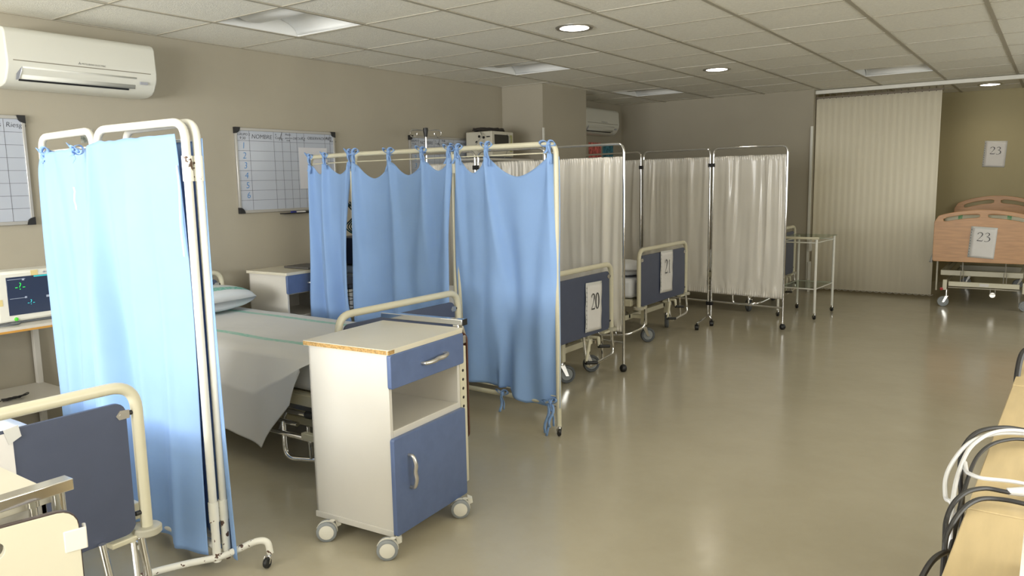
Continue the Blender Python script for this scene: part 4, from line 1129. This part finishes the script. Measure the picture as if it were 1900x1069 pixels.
b.build('hooks', M_satin, e)
MB().lathe([(0, -.01), (.014, -.008), (.014, .008), (0, .01)], (-.315, -.01, .175), (0, 1, 0), 16).build('red_pedal', M_red, e)
MB().box(.0, .075, -.0035, -.0015, .214, .242).build('paper_tag', M_paper, e, smooth=0)
for (xx, yy) in ((-.30, .015), (.37, .015), (-.25, 1.72), (.25, 1.72)):
    caster(e, xx, yy, .05, .03, pi+.2, wheel=M_greyhub, hub=M_greyhub, fork=M_chrome, top=.17)
o = MB().box(3.67, 4.39, 5.80, 7.55, .472, .60).build('mattress', M_mattress, bevel=.03); tag(o, 'pale mattress on the bed with wooden boards', 'mattress', 'mattresses')
M_bolster = stripe_mat('bolster_band', (.60, .58, .45), (.02, .33, .12), [(-.20, .035), (.20, .035)], axis=0)
b = MB(); b.lathe([(0, -.33), (.06, -.33), (.085, -.30), (.09, 0), (.085, .30), (.06, .33), (0, .33)], (0, 0, 0), (1, 0, 0), 24)
o = b.build('bolster', M_bolster, smooth=60); o.location = (4.03, 6.05, .80); o.scale = (1, .8, 1)
o.location = (4.03, 5.87, .80); tag(o, 'cream bolster with green bands seen through the slots of the wooden footboard', 'pillow')
o = MB().box(3.70, 4.36, 5.81, 5.95, .602, .708).build('folded_blanket', mat('blanket_cream', (.6, .58, .5), .9), bevel=.03)
tag(o, 'folded cream blanket stacked at the foot of the bed with wooden boards', 'blanket')
b = MB(); b.grid(lambda u, v: Vector((3.645-.06*v*(.6+.6*u)+.015*sin(u*9)*v, 5.90+.14*(u-.5)*(1+v)+.012*sin(u*12), .62-.20*v+.01*sin(u*7))), 16, 16)
o = b.build('hanging_cloth', mat('grey_white_cloth', (.55, .56, .56), .85), solid=.003, smooth=80); tag(o, 'white cloth hanging beside the wooden footboard', 'cloth')
sign('23', (4.03, 5.737, .492), (1, 0, 0), -.06, .195, .275, 'number 23 sign on the wooden footboard', .085, .0, .155, 1.35)
sign('23', (3.965, YA-.001, 1.355), (1, 0, 0), -.05, .20, .275, 'number 23 sign taped to the alcove wall', .085, .0, .14, 1.35)

# ------------------------------------------------------------------ desks on the right with cables
segs = [(-1.98, -1.345), (-1.342, -.44), (-.437, .12)]
DLb = ['beech desk top in the bottom right corner, nearest unit', 'middle beech desk unit at the right edge, under the cables', 'far beech desk unit at the right edge']
for k, (ya, yb) in enumerate(segs):
    def ex(y): return 4.490+.0275*(y+1.6)
    e = empty('desk', (ex(ya), ya, 0), 0, DLb[k], 'desk', 'row of beech desks')
    b = MB(); pl = [(0, 0), (ex(yb)-ex(ya), yb-ya), (.85, yb-ya), (.85, 0)]
    b.prism(pl, (0, 0, .725), (1, 0, 0), (0, 1, 0), .025); b.build('desk_top', M_desk, e, bevel=.002)
    b = MB(); b.box(.12, .83, .02, .045, 0, .725); b.box(.12, .83, yb-ya-.045, yb-ya-.02, 0, .725); b.build('side_panel', M_desk, e)
    MB().box(.80, .82, .04, yb-ya-.04, .3, .72).build('back_panel', M_desk, e)
def cable(pts, r, m, label, grp='loose cables over the desk edge'):
    o = MB().tube(smoothpath(pts, 8), r, 8).build('cable', m); return tag(o, label, 'cable', grp)
M_cabw = mat('white_cable', (.48, .48, .48), .4)
D_ = .755
cable([(4.85, -.85, D_), (4.64, -.87, D_+.006), (4.575, -.90, D_+.012), (4.525, -.93, D_+.02), (4.485, -1.01, D_+.025), (4.468, -1.09, D_+.01), (4.47, -1.13, D_-.03), (4.475, -1.12, D_-.10), (4.48, -1.10, .45)], .0046, M_black, 'thick black cable looping over the desk edge, uppermost of the bundle')
cable([(4.86, -.90, D_), (4.64, -.91, D_+.008), (4.56, -.94, D_+.016), (4.51, -.99, D_+.02), (4.475, -1.08, D_+.02), (4.455, -1.19, D_), (4.46, -1.27, D_-.02), (4.478, -1.31, D_-.05), (4.48, -1.30, .40)], .0038, M_cabw, 'white cable in the widest loop beyond the desk edge')
cable([(4.86, -.93, D_), (4.62, -.93, D_+.016), (4.53, -.97, D_+.026), (4.485, -1.07, D_+.02), (4.472, -1.20, D_+.002), (4.476, -1.34, D_-.02), (4.48, -1.38, D_-.08), (4.47, -1.3, .35)], .0038, M_cabw, 'white cable in the inner loop beyond the desk edge')
cable([(4.84, -.96, D_+.002), (4.60, -.95, D_+.008), (4.53, -1.0, D_+.014), (4.495, -1.09, D_+.006), (4.486, -1.24, D_-.01), (4.484, -1.36, D_-.04), (4.48, -1.42, D_-.1), (4.47, -1.4, .4)], .0035, M_black, 'thin black cable hanging inside the white loops')
cable([(4.80, -1.20, D_), (4.60, -1.25, D_+.004), (4.55, -1.27, D_+.008), (4.515, -1.285, D_+.012), (4.488, -1.33, D_+.010), (4.474, -1.38, D_-.01), (4.478, -1.44, D_-.05), (4.48, -1.42, .45)], .0040, M_black, 'black cable with a white plug end, crossing the desk seam')
cable([(4.82, -1.31, D_), (4.62, -1.305, D_+.004), (4.54, -1.31, D_+.008), (4.503, -1.345, D_+.006), (4.482, -1.42, D_-.012), (4.479, -1.46, D_-.06), (4.48, -1.44, .42)], .0040, M_black, 'lowest black cable crossing the desk just below the seam')
cable([(4.80, -1.16, D_), (4.60, -1.20, D_+.004), (4.55, -1.22, D_+.010), (4.51, -1.235, D_+.012), (4.486, -1.20, D_+.005), (4.475, -1.12, D_-.02), (4.48, -1.11, .5)], .0036, M_cabw, 'white cable running onto the desk between the black ones')
cable([(4.484, -1.40, .68), (4.484, -1.44, .712), (4.470, -1.50, .722), (4.460, -1.56, .712), (4.448, -1.65, .68), (4.445, -1.75, .6)], .0045, M_black, 'black cable drooping under the nearest desk edge', None)
o = MB(); o.tube([(4.548, -1.268, D_+.008), (4.575, -1.258, D_+.010)], .0075, 12, True, [.006, .009]); o.tube([(4.575, -1.258, D_+.010), (4.60, -1.25, D_+.010)], .009, 12)
o = o.build('plug', M_cabw, bevel=.001); tag(o, 'white plug lying on the desk at the right edge', 'plug')
o = MB().tube(smoothpath([(4.60, -.28, D_+.01), (4.555, -.24, D_+.05), (4.535, -.27, D_+.045), (4.528, -.32, D_), (4.53, -.37, D_-.06)], 6), .008, 8).build('strap', M_black); tag(o, 'short black strap over the edge of the far desk', 'strap')
e = empty('white_box', (4.578, -1.90, .75), 0, 'white appliance standing on the nearest desk, cut off by the right edge', 'appliance')
MB().box(.0, .3, .10, .39, 0, .11).build('casing', M_plastic, e, bevel=.012)

print('objects', len(bpy.data.objects))
